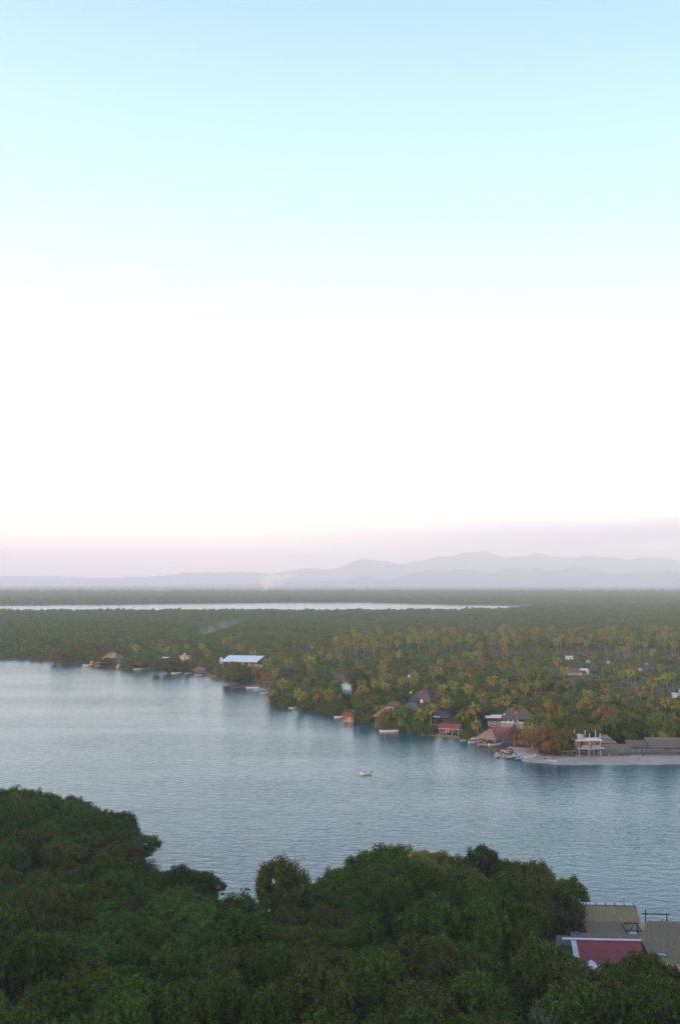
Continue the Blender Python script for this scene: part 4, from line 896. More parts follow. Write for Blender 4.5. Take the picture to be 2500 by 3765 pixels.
MB().box(-1.5, -1.5, -.3, 1.5, 1.5, 3.4).build('wall', M['white'], e); MB().poly([(-1.8, -1.8, 3.4), (1.8, -1.8, 3.4), (0, 0, 6.8)]).poly([(1.8, -1.8, 3.4), (1.8, 1.8, 3.4), (0, 0, 6.8)]).poly([(1.8, 1.8, 3.4), (-1.8, 1.8, 3.4), (0, 0, 6.8)]).poly([(-1.8, 1.8, 3.4), (-1.8, -1.8, 3.4), (0, 0, 6.8)]).poly([(-1.8, -1.8, 3.39), (-1.8, 1.8, 3.39), (1.8, 1.8, 3.39), (1.8, -1.8, 3.39)]).build('spire', M['white'], e)
b = MB().box(-.08, -.08, 6.6, .08, .08, 8.6); b.box(-.5, -.07, 7.7, .5, .07, 7.86); b.build('cross', M['palewood'], e)

# ---- houses on the cleared ground at the right
e, p = place('grey_yard_house', 2115, 2482, -10, 'grey thatched yard house with scattered pale roof sheets on the cleared ground', 'house', G1, 1, (2062, 2436, 2172, 2480), 13)
MB().box(-7, -3, -.3, 5, 3.5, 2.8).build('wall', M['concrete'], e); thatch_hip('roof', 15.5, 9.5, 2.7, 2.9, 7, M['thatchdark'], e, 1.6, 25, (-1, 0, 0)); MB().slab([(2, -3, 4.2), (9.5, -3, 4.2), (9.5, 2, 5.2), (2, 2, 5.2)], .1).build('roof_sheet', M['white'], e); MB().box(8, -1, -.3, 10.2, 2, 4.2).build('store', M['white'], e)
posts(e, [(-5, -4.4), (-2, -4.4), (1, -4.4)], -.3, 2.6, .12, M['concrete'])
e, p = place('white_block_house', 2091, 2424, 0, 'small pale blue-white block house behind the grey yard house', 'house', G1, 1, (2076, 2406, 2105, 2421), 5)
MB().box(-3.4, -2, -.3, 3.4, 2, 3.2).build('wall', M['white'], e); MB().box(-3.6, -2.2, 3.2, 3.6, 2.2, 3.4).build('roof', M['concrete'], e); window(e, -2.6, 1, 1.4, 1.2, -2, M['concrete']); MB().box(.6, -2.05, 0, 1.6, -2, 2.1).build('door', M['darkwood'], e)
e, p = place('white_house', 2496, 2578, -8, 'white house at the right edge behind the palms', 'house', G1, 1, (2470, 2514, 2500, 2560), 6)
MB().box(-4, -3, -.3, 4.5, 3, 4.6).build('wall', M['white'], e); MB().box(-4.6, -3.6, 4.6, 5, 3.5, 4.85).build('roof', M['skyblue'], e); MB().box(0, -1, 4.85, 3, 2, 7.2).build('upper_room', M['concrete'], e); window(e, -3, 1.4, 1.6, 1.3, -3, M['darkwood']); window(e, .6, 5.5, 1.2, 1.1, -1, M['darkwood'])
for u, v, h, lab in ((2215, 2499, 10.5, 'tall pale utility pole beside the grey yard house'), (2228, 2420, 10, 'utility pole standing farther back on the cleared ground'), (2411, 2395, 7, 'pair-end pale pole on the far cleared ground'), (2272, 2612, 9, 'bare palm trunk pole behind the beach trees')):
    p = at(u, v, 1); e = empty('utility_pole', p, 0, lab, 'pole', 'poles behind the village'); MB().tube((0, 0, -.5), (0, 0, h), .17, .11, 7).build('shaft', M['concrete'], e); MB().box(-.9, -.06, h - .7, .9, .06, h - .55).build('crossarm', M['wood'], e); keep(u - 4, v - 50, u + 4, v - 5, p.y)
for u, v, w_, lab in ((2161, 2437, 3.4, 'small white roofed hut above the grey yard house'), (2235, 2440, 2.2, 'tiny pale hut right of the grey yard house'), (2376, 2447, 2.4, 'white roofed hut by itself on the right cleared ground'), (2406, 2385, 4, 'far white walled hut on the right cleared ground'), (2352, 2467, 2.6, 'low grey hut behind the palm cluster')):
    e, p = place('hut', u, v, u % 40 - 20, lab, 'hut', 'small huts on the cleared ground', 1, (u - 9, v - 14, u + 9, v - 2), 4); MB().box(-w_ / 2, -1.2, -.3, w_ / 2, 1.2, 1.8).build('wall', M['concrete'], e); MB().slab([(-w_ / 2 - .2, -1.5, 1.8), (w_ / 2 + .2, -1.5, 1.8), (w_ / 2 + .2, 1.5, 2.3), (-w_ / 2 - .2, 1.5, 2.3)], .1).build('roof', M['concrete'], e)

# ------------------------------------------------------------------ boats
def hull_mesh(name, L, B, m_out):
    st = [(0, .82, .0), (.12, .92, 0), (.3, 1.0, 0), (.5, .98, .02), (.68, .86, .10), (.82, .62, .24), (.93, .30, .42), (1.0, .02, .60)]
    v = []; f = []
    rows = []
    for t, w_, up in st:
        x = L * (t - .5); hb = B / 2 * w_; zt = .62 + up * .75; zb = -.12 + up * .35
        sec = [(x, -hb, zt), (x, -hb * .93, zt * .45), (x, -hb * .6, zb), (x, 0, zb - .08), (x, hb * .6, zb), (x, hb * .93, zt * .45), (x, hb, zt)]
        rows.append((len(v), len(sec))); v += sec
    n = 7
    for i in range(len(rows) - 1):
        a, c = rows[i][0], rows[i + 1][0]
        for k in range(n - 1): f.append((a + k, c + k, c + k + 1, a + k + 1))
    f.append(tuple(rows[0][0] + k for k in range(n)))
    me = bpy.data.meshes.new(name); me.from_pydata(v, [], f); me.materials.append(m_out); return me
def inner_mesh(name, L, B, m_in):
    st = [(.015, .78, 0), (.3, .94, 0), (.5, .92, .02), (.68, .80, .10), (.82, .56, .24), (.92, .26, .40)]
    v = []; f = []
    for t, w_, up in st:
        x = L * (t - .5); hb = B / 2 * w_; zt = .60 + up * .75; zb = .10 + up * .5
        v += [(x, -hb, zt), (x, -hb * .85, zb), (x, hb * .85, zb), (x, hb, zt)]
    for i in range(len(st) - 1):
        for k in range(3): f.append((i * 4 + k, i * 4 + k + 1, i * 4 + 5 + k, i * 4 + 4 + k))
    f.append((0, 1, 2, 3))
    me = bpy.data.meshes.new(name); me.from_pydata(v, [], f); me.materials.append(m_in); return me
def gunwale_mesh(name, L, B, m):
    st = [(0, .82, .0), (.12, .92, 0), (.3, 1.0, 0), (.5, .98, .02), (.68, .86, .10), (.82, .62, .24), (.93, .30, .42), (1.0, .02, .60)]
    b = MB()
    for s in (-1, 1):
        for (t, w_, up), (t2, w2, up2) in zip(st, st[1:]): b.bar((L * (t - .5), s * B / 2 * w_, .63 + up * .75), (L * (t2 - .5), s * B / 2 * w2, .63 + up2 * .75), .11, .07)
    return b.mesh(name, m)
def boat(p, deg, L, B, mo, mi, motor, label, grp='motor boats along the village shore', extra=None):
    e = empty('boat', p, R(deg), label, 'boat', grp)
    link('hull', hull_mesh('boat_hull', L, B, M[mo]), e); link('interior', inner_mesh('boat_interior', L, B, M[mi]), e); link('gunwale', gunwale_mesh('gunwale', L, B, M['hullwhite']), e)
    for t in (.24, .45, .64): MB().box(L * (t - .5) - .16, -B * .46 * (1 if t < .6 else .84), .40, L * (t - .5) + .16, B * .46 * (1 if t < .6 else .84), .47).build('seat', M[mi], e)
    MB().poly([(L * .27, -B * .33, .80), (L * .27, B * .33, .80), (L * .49, 0, 1.05)]).build('foredeck', M[mo], e)
    if motor:
        m = MB(); m.box(-L / 2 - .50, -.2, .55, -L / 2 + .05, .2, 1.12); m.tube((-L / 2 - .24, 0, -.5), (-L / 2 - .24, 0, .6), .09, .1, 6); m.build('outboard_motor', M[motor], e)
    return e
def afloat(u, v):
    p = at(u, v, 0.05)
    for _ in range(4): p = at(u, v, max(.05, ground_z(p.x, p.y) + .12))
    return p
def bat(u, v, deg, L, B, *a, z=0.05, **k): p = afloat(u, v); keep(u - 16, v - 7, u + 16, v + 6, p.y); return boat(p, deg, L, B, *a, **k)
bat(1715, 2724, 22, 7.2, 1.8, 'hullblue', 'deckblue', 'motor', 'pale blue boat with black motor at the stone bank, leftmost of the moored pair')
bat(1747, 2732, 24, 7.0, 1.8, 'hullblue', 'deckgrey', 'motorwhite', 'pale blue boat with white stern moored left of the stilted palapa')
e = bat(1748, 2717, 18, 5.6, 1.7, 'hullwhite', 'deckblue', None, 'boat under a dark blue tarpaulin behind the moored pair'); MB().slab([(-2.2, -.8, 1.3), (1.6, -.6, 1.3), (1.6, .6, 1.3), (-2.2, .8, 1.3)], .08).build('tarpaulin', M['tarp'], e); posts(e, [(-2, -.7), (1.4, -.5), (1.4, .5), (-2, .7)], .5, 1.25, .04, M['wood'])
bat(1821, 2741, 24, 6.6, 1.7, 'hullblue', 'deckgrey', 'motorwhite', 'grey blue boat moored in front of the stilted palapa')
bat(1886, 2785, 20, 7.2, 1.9, 'hullblue', 'deckblue', 'motor', 'blue boat nosed up to the boulders, farthest left of the beached three', 'boats drawn up on the beach')
bat(1921, 2790, 25, 7.6, 2.0, 'hullblue', 'deckblue', 'motor', 'largest pale blue boat on the sand in front of the boulders', 'boats drawn up on the beach')
bat(1950, 2785, 33, 6.0, 1.8, 'hullwhite', 'deckgrey', None, 'white boat behind the largest pale blue boat', 'boats drawn up on the beach')
bat(2025, 2801, -48, 5.4, 1.7, 'hullwhite', 'deckgrey', 'motor', 'white boat alone at the edge of the beach', 'boats drawn up on the beach', z=.2)
RIVERBOAT = at(1343, 2848, 0); RB = boat(RIVERBOAT + Vector((0, 0, .02)), 207, 4.7, 1.5, 'hullwhite', 'hullwhite', 'motor', 'white open boat carrying two people in the middle of the river')
e = bat(1432, 2690, 8, 9.5, 2.2, 'hullwhite', 'deckgrey', 'motorwhite', 'long white boat with dark canopy frame under the olive mangrove')
posts(e, [(x, y) for x in (-3.6, -1.2, 1.2, 3.0) for y in (-.9, .9)], .6, 2.3, .04, M['darkwood'], 'canopy_post'); MB().slab([(-3.9, -1.1, 2.35), (3.2, -1.0, 2.35), (3.2, 1.0, 2.35), (-3.9, 1.1, 2.35)], .06).build('canopy', M['darkcloth'], e)
keep(1406, 2664, 1450, 2694, 500)
bat(1246, 2638, 10, 5.4, 1.7, 'hullwhite', 'deckgrey', 'motor', 'small grey boat tied up left of the brick hut')
e, p = place('float', 1078, 2604, 5, 'low white floating platform below the shore trees', 'platform', None, 0, (1062, 2596, 1100, 2608), 2); MB().box(-2.8, -1, -.3, 2.8, 1, .45).build('deck', M['white'], e); MB().box(-2.9, -1.1, .45, 2.9, 1.1, .53).build('boards', M['palewood'], e)
for i, (u, v, d, L, mo, mi, mt, lab) in enumerate([(928, 2530, 6, 9, 'hullwhite', 'deckgrey', None, 'long grey white boat lying along the pier'), (946, 2535, 50, 6.5, 'hullwhite', 'deckgrey', 'motor', 'white boat with black motor beside the long one at the pier'), (955, 2537, 48, 6.8, 'hullblue', 'deckgrey', 'motor', 'grey blue boat second from the pier'),
        (960, 2540, 25, 7.4, 'hullblue', 'deckblue', 'motorwhite', 'bright blue boat in the middle of the pier row'), (974, 2540, 30, 7.0, 'hullblue', 'deckblue', 'motor', 'blue boat nearest the dry brown tree'), (973, 2549, 28, 5.2, 'hullwhite', 'deckgrey', 'motor', 'small bright white boat below the blue ones'),
        (319, 2447, -5, 6.5, 'hullwhite', 'deckblue', 'motor', 'white boat by the small ochre kiosk'), (478, 2457, 8, 8, 'hullwhite', 'deckgrey', 'motor', 'white boat at the left of the far moored row'), (508, 2461, 12, 7.5, 'hullwhite', 'deckgrey', None, 'grey white boat in the middle of the far moored row'), (536, 2461, 14, 8, 'hullblue', 'deckgrey', 'motor', 'pale blue boat at the right of the far moored row'),
        (647, 2476, 3, 7.5, 'hullwhite', 'deckgrey', None, 'sunlit white boat below the pink house'), (680, 2476, 24, 6, 'hullwhite', 'deckblue', 'motor', 'white boat right of the sunlit one'), (692, 2478, 40, 6, 'hullwhite', 'deckgrey', 'motor', 'white boat drawn in close to the shore right of the pink house'), (728, 2484, 10, 6, 'hullblue', 'deckgrey', 'motor', 'grey boat in front of the brown roofed shore shelter'), (1305, 2616, 20, 5, 'hullwhite', 'deckgrey', None, 'white skiff on the bank above the brick hut')]):
    q = afloat(u, v); boat(q, d, L, L * .25, mo, mi, mt, lab); keep(u - 14, v - 5, u + 14, v + 5, q.y)
p = at(757, 2527, 0); e = empty('buoy', p, 0, 'small dark buoy floating off the pier', 'buoy'); MB().tube((0, 0, -.3), (0, 0, .5), .35, .3, 8).tube((0, 0, .5), (0, 0, 1.1), .08, .06, 6).build('float', M['darkwood'], e)

# ------------------------------------------------------------------ people, dog, birds
def body(name, pts, edges, radii, m, parent, root=0):
    me = bpy.data.meshes.new(name); me.from_pydata(pts, edges, []); o = link(name, me, parent)
    md = o.modifiers.new('skin', 'SKIN'); md.use_smooth_shade = True
    for i, r in enumerate(radii): me.skin_vertices[0].data[i].radius = (r, r)
    me.skin_vertices[0].data[root].use_root = True
    s = o.modifiers.new('sub', 'SUBSURF'); s.levels = 1; s.render_levels = 1
    me.materials.append(m); return o
def person(p, rz, pose, shirt, pants, label, seat=0.0):
    e = empty('person', p, rz, label, 'person')
    if pose == 'sit':
        hip, k, f = .52, (.38, .54), (.42, .08)
        P = [(0, 0, .55), (.02, 0, .8), (.03, 0, 1.04), (.03, 0, 1.16), (.05, 0, 1.24), (.05, 0, 1.36), (0, .1, .53), (.40, .12, .56), (.42, .12, .10), (.55, .12, .06), (0, -.1, .53), (.40, -.12, .56), (.42, -.12, .10), (.55, -.12, .06),
             (.02, .19, 1.05), (.06, .25, .80), (.28, .2, .68), (.36, .18, .66), (.02, -.19, 1.05), (.06, -.25, .80), (.28, -.2, .68), (.36, -.18, .66)]
    else:
        P = [(0, 0, .93), (.01, 0, 1.15), (.01, 0, 1.38), (.01, 0, 1.49), (.02, 0, 1.57), (.02, 0, 1.70), (.02, .09, .88), (.10, .10, .48), (.04, .10, .07), (.17, .11, .04), (0, -.09, .88), (-.04, -.10, .47), (-.14, -.10, .07), (-.02, -.11, .04),
             (0, .19, 1.40), (-.02, .25, 1.12), (.12, .26, .9), (.2, .25, .84), (0, -.19, 1.40), (.04, -.25, 1.12), (.18, -.25, .93), (.26, -.24, .88)]
    E = [(0, 1), (1, 2), (2, 3), (3, 4), (4, 5), (0, 6), (6, 7), (7, 8), (8, 9), (0, 10), (10, 11), (11, 12), (12, 13), (2, 14), (14, 15), (15, 16), (16, 17), (2, 18), (18, 19), (19, 20), (20, 21)]
    r = [.13, .13, .14, .06, .09, .08, .09, .065, .045, .04, .09, .065, .045, .04, .06, .05, .038, .035, .06, .05, .038, .035]
    body('body', P, E, r, M['skin'], e)
    idx = [0, 1, 2, 14, 15, 18, 19]; body('shirt', [P[i] for i in idx], [(0, 1), (1, 2), (2, 3), (3, 4), (2, 5), (5, 6)], [.155, .16, .165, .085, .065, .085, .065], M[shirt], e)
    idx = [0, 6, 7, 10, 11]; body('trousers', [P[i] for i in idx], [(0, 1), (1, 2), (0, 3), (3, 4)], [.15, .115, .085, .115, .085], M[pants], e)
    hd = Vector(P[5]); b = bmesh.new(); bmesh.ops.create_icosphere(b, subdivisions=2, radius=.115)
    for v_ in list(b.verts):
        if v_.co.z < -.01 and v_.co.x > -.02: v_.co *= .6
    me = bpy.data.meshes.new('hair'); b.to_mesh(me); b.free(); me.materials.append(M['hair']); link('hair', me, e, hd + Vector((-.02, 0, -.02)))
    return e
ax = Matrix.Rotation(R(207), 3, 'Z')
for (lx, sh, lab) in ((.05, 'redcloth', 'person in a red shirt sitting in the middle of the river boat'), (-1.4, 'whitecloth', 'person in a pale shirt steering at the stern of the river boat')):
    q = RIVERBOAT + ax @ Vector((lx, 0, 0)); person((q.x, q.y, .02), R(207), 'sit', sh, 'darkcloth', lab)
p = at(2348, 2794, 1.0); person(p, R(20), 'stand', 'whitecloth', 'darkcloth', 'person in a white shirt walking on the open sand')
p = at(2034, 2796, .8); person(p, R(190), 'stand', 'redcloth', 'darkcloth', 'person in a red shirt standing beside the lone white boat')
p = at(2363, 2780, 1.05); e = empty('dog', p, R(150), 'dark dog lying on the sand behind the walking person', 'dog')
body('body', [(0, 0, .48), (.3, 0, .5), (.52, 0, .66), (.68, 0, .64), (-.28, 0, .46), (-.55, 0, .6), (.3, .1, .3), (.3, .1, .03), (.3, -.1, .3), (.3, -.1, .03), (-.28, .1, .3), (-.33, .1, .03), (-.28, -.1, .3), (-.33, -.1, .03)],
     [(0, 1), (1, 2), (2, 3), (0, 4), (4, 5), (1, 6), (6, 7), (1, 8), (8, 9), (4, 10), (10, 11), (4, 12), (12, 13)], [.13, .14, .09, .05, .12, .03, .05, .035, .05, .035, .06, .035, .06, .035], M['fur'], e)
e['label'] = 'dark dog on the sand behind the walking person'
for u, v, dist, lab in ((2227, 1398, 520, 'dark bird gliding high on the right of the sky'), (1752, 1871, 900, 'tiny dark bird low over the mountains'), (1337, 1808, 1000, 'tiny dark bird low in the middle of the sky')):
    d = ray(u, v); p = Vector((d[0] * dist, d[1] * dist, EYE + d[2] * dist)); e = empty('bird', p, .3, lab, 'bird', 'birds gliding in the sky')
    b = MB(); b.poly([(.0, -.14, .05), (.25, -.20, .16), (.85, -.02, .05), (.25, .12, .16), (0, .16, .05)]).poly([(0, -.14, .05), (0, .16, .05), (-.25, .12, .16), (-.85, -.02, .05), (-.25, -.20, .16)]); b.build('wings', M['hair'], e)
    body('body', [(0, -.35, 0), (0, -.1, 0), (0, .2, 0), (0, .42, .02)], [(0, 1), (1, 2), (2, 3)], [.05, .1, .09, .05], M['hair'], e, 1)

# ------------------------------------------------------------------ near beach buildings at the lower right
G2 = 'buildings on the near beach'
c = at(2247, 3397, 2.8)
e = empty('straw_roof_hut', (58.3, 220.0, 1.0), R(-4), 'straw roofed hut with white ridge sheet at the near waterline', 'hut', G2)
q = [(-6.2, -3.9, 2.5), (5.1, -3.9, 2.5), (5.1, 0, 5.0), (-6.2, 0, 5.0)]
thatch_plane('front_roof', q, M['thatchgold'], e, 26, 31, .55, .07, .16); thatch_plane('back_roof', [(5.1, 3.9, 2.5), (-6.2, 3.9, 2.5), (-6.2, .02, 5.0), (5.1, .02, 5.0)], M['thatchgold'], e, 8, 32, .55, .08, .16)
rc = MB().slab([(-6.4, -.55, 4.90), (5.2, -.55, 4.90), (5.2, 0, 5.2), (-6.4, 0, 5.2)], .05).slab([(5.2, .5, 4.92), (-6.4, .5, 4.92), (-6.4, .01, 5.2), (5.2, .01, 5.2)], .05).build('ridge_sheet', M['trim'], e)
for i in range(6): MB().tube((-5.4 + i * 2.0, -.75, 4.78), (-5.4 + i * 2.0, -.1, 5.22), .10, .09, 6).build('tie', M['thatchdark'], rc)
posts(e, [(x, y) for x in (-5.8, -2.2, 1.4, 4.8) for y in (-3.5, 3.5)], -.3, 2.55, .11, M['wood'])
e = empty('brown_lean_to', (57.6, 213.4, 1.0), R(-4), 'dark brown thatched lean-to below the straw roofed hut', 'shelter', G2)
thatch_plane('roof', [(-6.5, -3.2, 1.75), (2.0, -3.2, 1.75), (2.0, 2.9, 2.45), (-6.5, 2.9, 2.45)], M['thatchbrown'], e, 20, 33, .6, .08)
posts(e, [(x, y) for x in (-6, -2, 1.7) for y in (-3, 2.6)], -.3, 1.8, .1, M['wood'])
e = empty('table_booth', (60.6, 213.4, 1.0), R(-4), 'dark wooden booth frame around a white table between the thatched roofs', 'booth', G2)
posts(e, [(-1.6, -2.4), (1.6, -2.4), (1.6, 2.2), (-1.6, 2.2)], -.3, 2.3, .12, M['darkwood'])
b = MB(); b.bar((-1.8, -2.4, 2.35), (1.8, -2.4, 2.35), .18, .16); b.bar((-1.8, 2.2, 2.35), (1.8, 2.2, 2.35), .18, .16); b.bar((-1.6, -2.5, 2.30), (-1.6, 2.3, 2.30), .16, .14); b.bar((1.6, -2.5, 2.30), (1.6, 2.3, 2.30), .16, .14); b.bar((-1.0, -1.6, 1.5), (.6, 1.2, 2.2), .12, .12); b.build('beam', M['darkwood'], e)
t = table(60.6, 213.8, 1.0, R(-4), M['white'], 'white table inside the dark wooden booth frame', 'tables on the near beach', 2.4); t.scale = (1.05, 2.3, 1.15)
e = empty('great_thatch_shelter', (79.5, 205.5, 1.0), R(-4), 'large flat grey brown thatched shelter roof covering the near beach', 'shelter', G2)
thatch_plane('roof', [(-19.5, -14.5, 1.9), (24, -14.5, 1.9), (24, -2.0, 3.0), (-19.5, -2.0, 3.0)], M['thatchbrown'], e, 11, 34, 1.1, .11)
thatch_plane('upper_roof', [(-20.0, -2.6, 2.9), (24, -2.6, 2.9), (24, 11.0, 2.2), (-15.0, 11.0, 2.2)], M['thatchbrown'], e, 11, 35, 1.1, .11)
posts(e, [(x, y) for x in np.arange(-14, 24, 4.2) for y in (-13.5, 10.4)], -.3, 2.0, .11, M['wood'])
posts(e, [(x, -2.2) for x in np.arange(-14, 24, 4.2)], -.3, 2.8, .11, M['wood'])
e = empty('thatch_strip', (56.0, 206.6, 1.0), R(-4), 'low grey thatched roof strip right behind the white ridge of the red roof', 'shelter', G2)
thatch_plane('roof', [(-9, -2.6, 1.7), (9.5, -2.6, 1.7), (9.5, 3.2, 2.2), (-9, 3.2, 2.2)], M['thatchbrown'], e, 14, 36, .9, .1); posts(e, [(x, y) for x in (-8.6, -3, 3, 9) for y in (-2.3, 2.9)], -.3, 1.75, .1, M['wood'])
p = at(2425, 3412, 1.0); e = empty('shore_frame', (p.x, 222.4, .7), R(-5), 'dark wooden beam frame standing on the near shore', 'frame', None)
for x in (-2.2, 2.3): MB().tube((x, 0, -.6), (x, 0, 2.6 if x > 0 else 3.2), .14, .12, 7).build('post', M['darkwood'], e)
MB().bar((-3.0, 0, 2.35), (3.1, 0, 2.3), .16, .18).build('crossbeam', M['darkwood'], e)
b = MB(); b.bar((-1.3, 0, 1.0), (-.5, 0, 0), .13, .13); b.bar((1.5, 0, 1.3), (.6, 0, -.1), .2, .14); b.bar((2.5, 0, 1.2), (3.4, 0, -.1), .14, .14); b.build('brace', M['darkwood'], e)
# red metal roof with white ridge: panels are separate sheets
p = at(2355, 3477, 5.6); e = empty('red_roof_building', (53.4, 199.4, 1.0), R(-3.5), 'building with red corrugated roof and white ridge on the near beach', 'building', G2)
MB().box(-8.2, -4.9, -.3, 5.0, -.2, 1.9).build('wall', M['concrete'], e)
pw, sl = 1.02, 5.9; ang = math.atan2(2.6, 5.3)
def corr(n, L, w_, m, name):
    v = []; f = []
    for i in range(n + 1):
        x = w_ * i / n; z = .035 * math.cos(i * math.pi)
        v += [(x, 0, z), (x, L, z)]
    for i in range(n): f.append((2 * i, 2 * i + 2, 2 * i + 3, 2 * i + 1))
    me = bpy.data.meshes.new(name); me.from_pydata(v, [], f); me.materials.append(m); return me
pan = corr(10, sl / 2 + .08, pw + .03, M['redmetal'], 'roof_panel'); panw = corr(10, sl / 2 + .08, pw + .03, M['white'], 'roof_panel_pale')
for i in range(13):
    for r_ in range(2):
        t0 = r_ * sl / 2; lift = .035 * (i % 2) + .05 * r_
        o = link('roof_panel', panw if i < 1 else pan, e, (-8.6 + i * pw + (.0 if i else 0), -5.5 + math.cos(ang) * t0, 2.05 + math.sin(ang) * t0 + lift), (ang, 0, R(random.Random(i * 3 + r_).uniform(-.25, .25))))
        if i < 1: o['label'] = 'white roof panel'
rs = MB().slab([(-10.2, -.62, 4.68), (4.9, -.62, 4.68), (4.9, -.18, 4.90), (-10.2, -.18, 4.90)], .05).slab([(4.9, .5, 4.55), (-10.2, .5, 4.55), (-10.2, -.17, 4.90), (4.9, -.17, 4.90)], .05).build('ridge_sheet', M['trim'], e)
MB().slab([(4.6, 3.0, 3.2), (-8.6, 3.0, 3.2), (-8.6, .3, 4.45), (4.6, .3, 4.45)], .06).build('back_roof', M['redmetal'], e)
e = empty('low_red_building', (71.5, 186.4, 1.0), R(-5), 'low building with red ridge roof, far slope painted skylit, at the lower right edge', 'building', G2)
b = MB().slab([(-20, -4.4, 1.7), (20, -4.4, 1.7), (20, 0, 3.2), (-20, 0, 3.2)], .07); fr = b.build('front_roof', M['redmetal'], e)
b = MB().slab([(20, 5.2, 2.6), (-20, 5.2, 2.6), (-20, .03, 3.2), (20, .03, 3.2)], .07).build('back_roof', M['pinkmetal'], e)  # far red slope drawn pinkish: skylight falling on it is put into the colour
rb = MB(); [rb.bar((-19.9 + i * .5, -4.4, 1.73), (-19.9 + i * .5, 0, 3.23), .07, .05) for i in range(80)]; rb.build('roof_ribs', M['redmetal'], fr)
rb = MB(); [rb.bar((-19.9 + i * .5, 5.2, 2.63), (-19.9 + i * .5, 0.05, 3.23), .07, .05) for i in range(80)]; rb.build('roof_ribs', M['pinkmetal'], e)
MB().box(-19.5, -3.8, -.3, 19.5, 4.6, 1.7).build('wall', M['concrete'], e)
e = empty('white_gable_shed', (45.6, 188.6, 1.7), R(-28), 'small white gabled metal shed in front of the red corrugated roof', 'shed', G2)
MB().box(-1.5, -1.6, -.3, 1.5, 1.6, 2.6).build('wall', M['trim'], e); MB().slab([(-1.9, -2, 2.5), (0, -2, 3.4), (0, 2, 3.4), (-1.9, 2, 2.5)], .06).slab([(0, -2, 3.4), (1.9, -2, 2.5), (1.9, 2, 2.5), (0, 2, 3.4)], .06).build('roof', M['trim'], e)
p = at(2106, 3462, 1.0); e = empty('board_fence', (46.6, 208.6, 1.0), R(-3), 'pale upright board fence beside the trees left of the grey thatch', 'fence', None)
pk = MB().box(-.085, -.02, -.2, .085, .02, 2.2).mesh('plank', M['boards'])
for i in range(26): link('plank', pk, e, (-2.6 + i * .205, 0, .05 * math.sin(i * 2.1)))
MB().bar((-2.8, .06, 1.8), (2.7, .06, 1.8), .06, .1).build('rail', M['wood'], e); MB().bar((-2.8, .06, .6), (2.7, .06, .6), .06, .1).build('rail', M['wood'], e)
e = empty('blue_drum', (48.4, 209.9, 1.0), 0, 'dark blue water drum behind the board fence', 'drum'); MB().tube((0, 0, 0), (0, 0, 2.35), .6, .6, 12).build('drum_body', M['tarp'], e); MB().tube((0, 0, 2.35), (0, 0, 2.5), .55, .4, 12).build('lid', M['tarp'], e)
p = at(2433, 3504, 4.0); e = empty('bodyboard', (p.x, p.y, 3.7), R(-24), 'bright turquoise board lying on the large grey thatched roof', 'board')
bd = MB(); n = 14; ring = [(.78 * math.cos(a) if math.cos(a) < 0 else .72 * math.cos(a) ** .8 if math.cos(a) > 0 else 0, .2 * math.sin(a), .0) for a in [2 * math.pi * i / n for i in range(n)]]; bd.slab([(x, y, .07) for x, y, z in ring], .07).build('board_body', M['teal'], e)

# ------------------------------------------------------------------ smoke
def smoke(name, p, size, lean, dens, colr, label, seed, sc):
    b = bmesh.new(); bmesh.ops.create_icosphere(b, subdivisions=4, radius=1)
    for v_ in b.verts:
        h = (v_.co.z + 1) / 2; k = .12 + .88 * h ** .9
        v_.co = Vector((v_.co.x * size[0] * k + lean * h ** 1.3 * size[2], v_.co.y * size[1] * k, h * size[2]))
    me = bpy.data.meshes.new(name); b.to_mesh(me); b.free()
    m = bpy.data.materials.new(name); m.use_nodes = True; nt = m.node_tree; nt.nodes.clear()
    v = N(nt, 'ShaderNodeVolumePrincipled'); v.inputs['Color'].default_value = (*colr, 1)
    t = N(nt, 'ShaderNodeTexCoord'); nz = N(nt, 'ShaderNodeTexNoise'); nz.inputs['Scale'].default_value = sc; nz.inputs['Detail'].default_value = 4; nz.inputs['Distortion'].default_value = .6
    mp = N(nt, 'ShaderNodeMapping'); mp.inputs['Location'].default_value = (seed, seed, 0); nt.links.new(t.outputs['Object'], mp.inputs[0]); nt.links.new(mp.outputs[0], nz.inputs[0])
    mr = N(nt, 'ShaderNodeMapRange'); nt.links.new(nz.outputs[0], mr.inputs[0]); mr.inputs[1].default_value = .34; mr.inputs[2].default_value = .70; mr.inputs[3].default_value = 0; mr.inputs[4].default_value = dens
    sx = N(nt, 'ShaderNodeSeparateXYZ'); nt.links.new(t.outputs['Generated'], sx.inputs[0])
    fd = N(nt, 'ShaderNodeMapRange'); nt.links.new(sx.outputs['Z'], fd.inputs[0]); fd.inputs[3].default_value = 1.4; fd.inputs[4].default_value = 0.1
    mu = N(nt, 'ShaderNodeMath', operation='MULTIPLY'); nt.links.new(mr.outputs[0], mu.inputs[0]); nt.links.new(fd.outputs[0], mu.inputs[1]); nt.links.new(mu.outputs[0], v.inputs['Density'])
    oo = N(nt, 'ShaderNodeOutputMaterial'); nt.links.new(v.outputs[0], oo.inputs['Volume']); me.materials.append(m)
    o = link(name, me, None, p); tag(o, label, None, None, 'stuff'); return o
smoke('smoke', at(722, 2348, 3), (26, 14, 26), 2.0, .022, (.85, .92, 1.0), 'thin bluish smoke drifting over the forest behind the pavilion', 3.0, .09)
d = ray(978, 2160); t_ = 8200; smoke('smoke', Vector((d[0] * t_, d[1] * t_, 4)), (200, 100, 150), 1.1, .06, (1.0, .94, .93), 'pinkish white smoke plume rising from the distant plain', 9.0, .016)
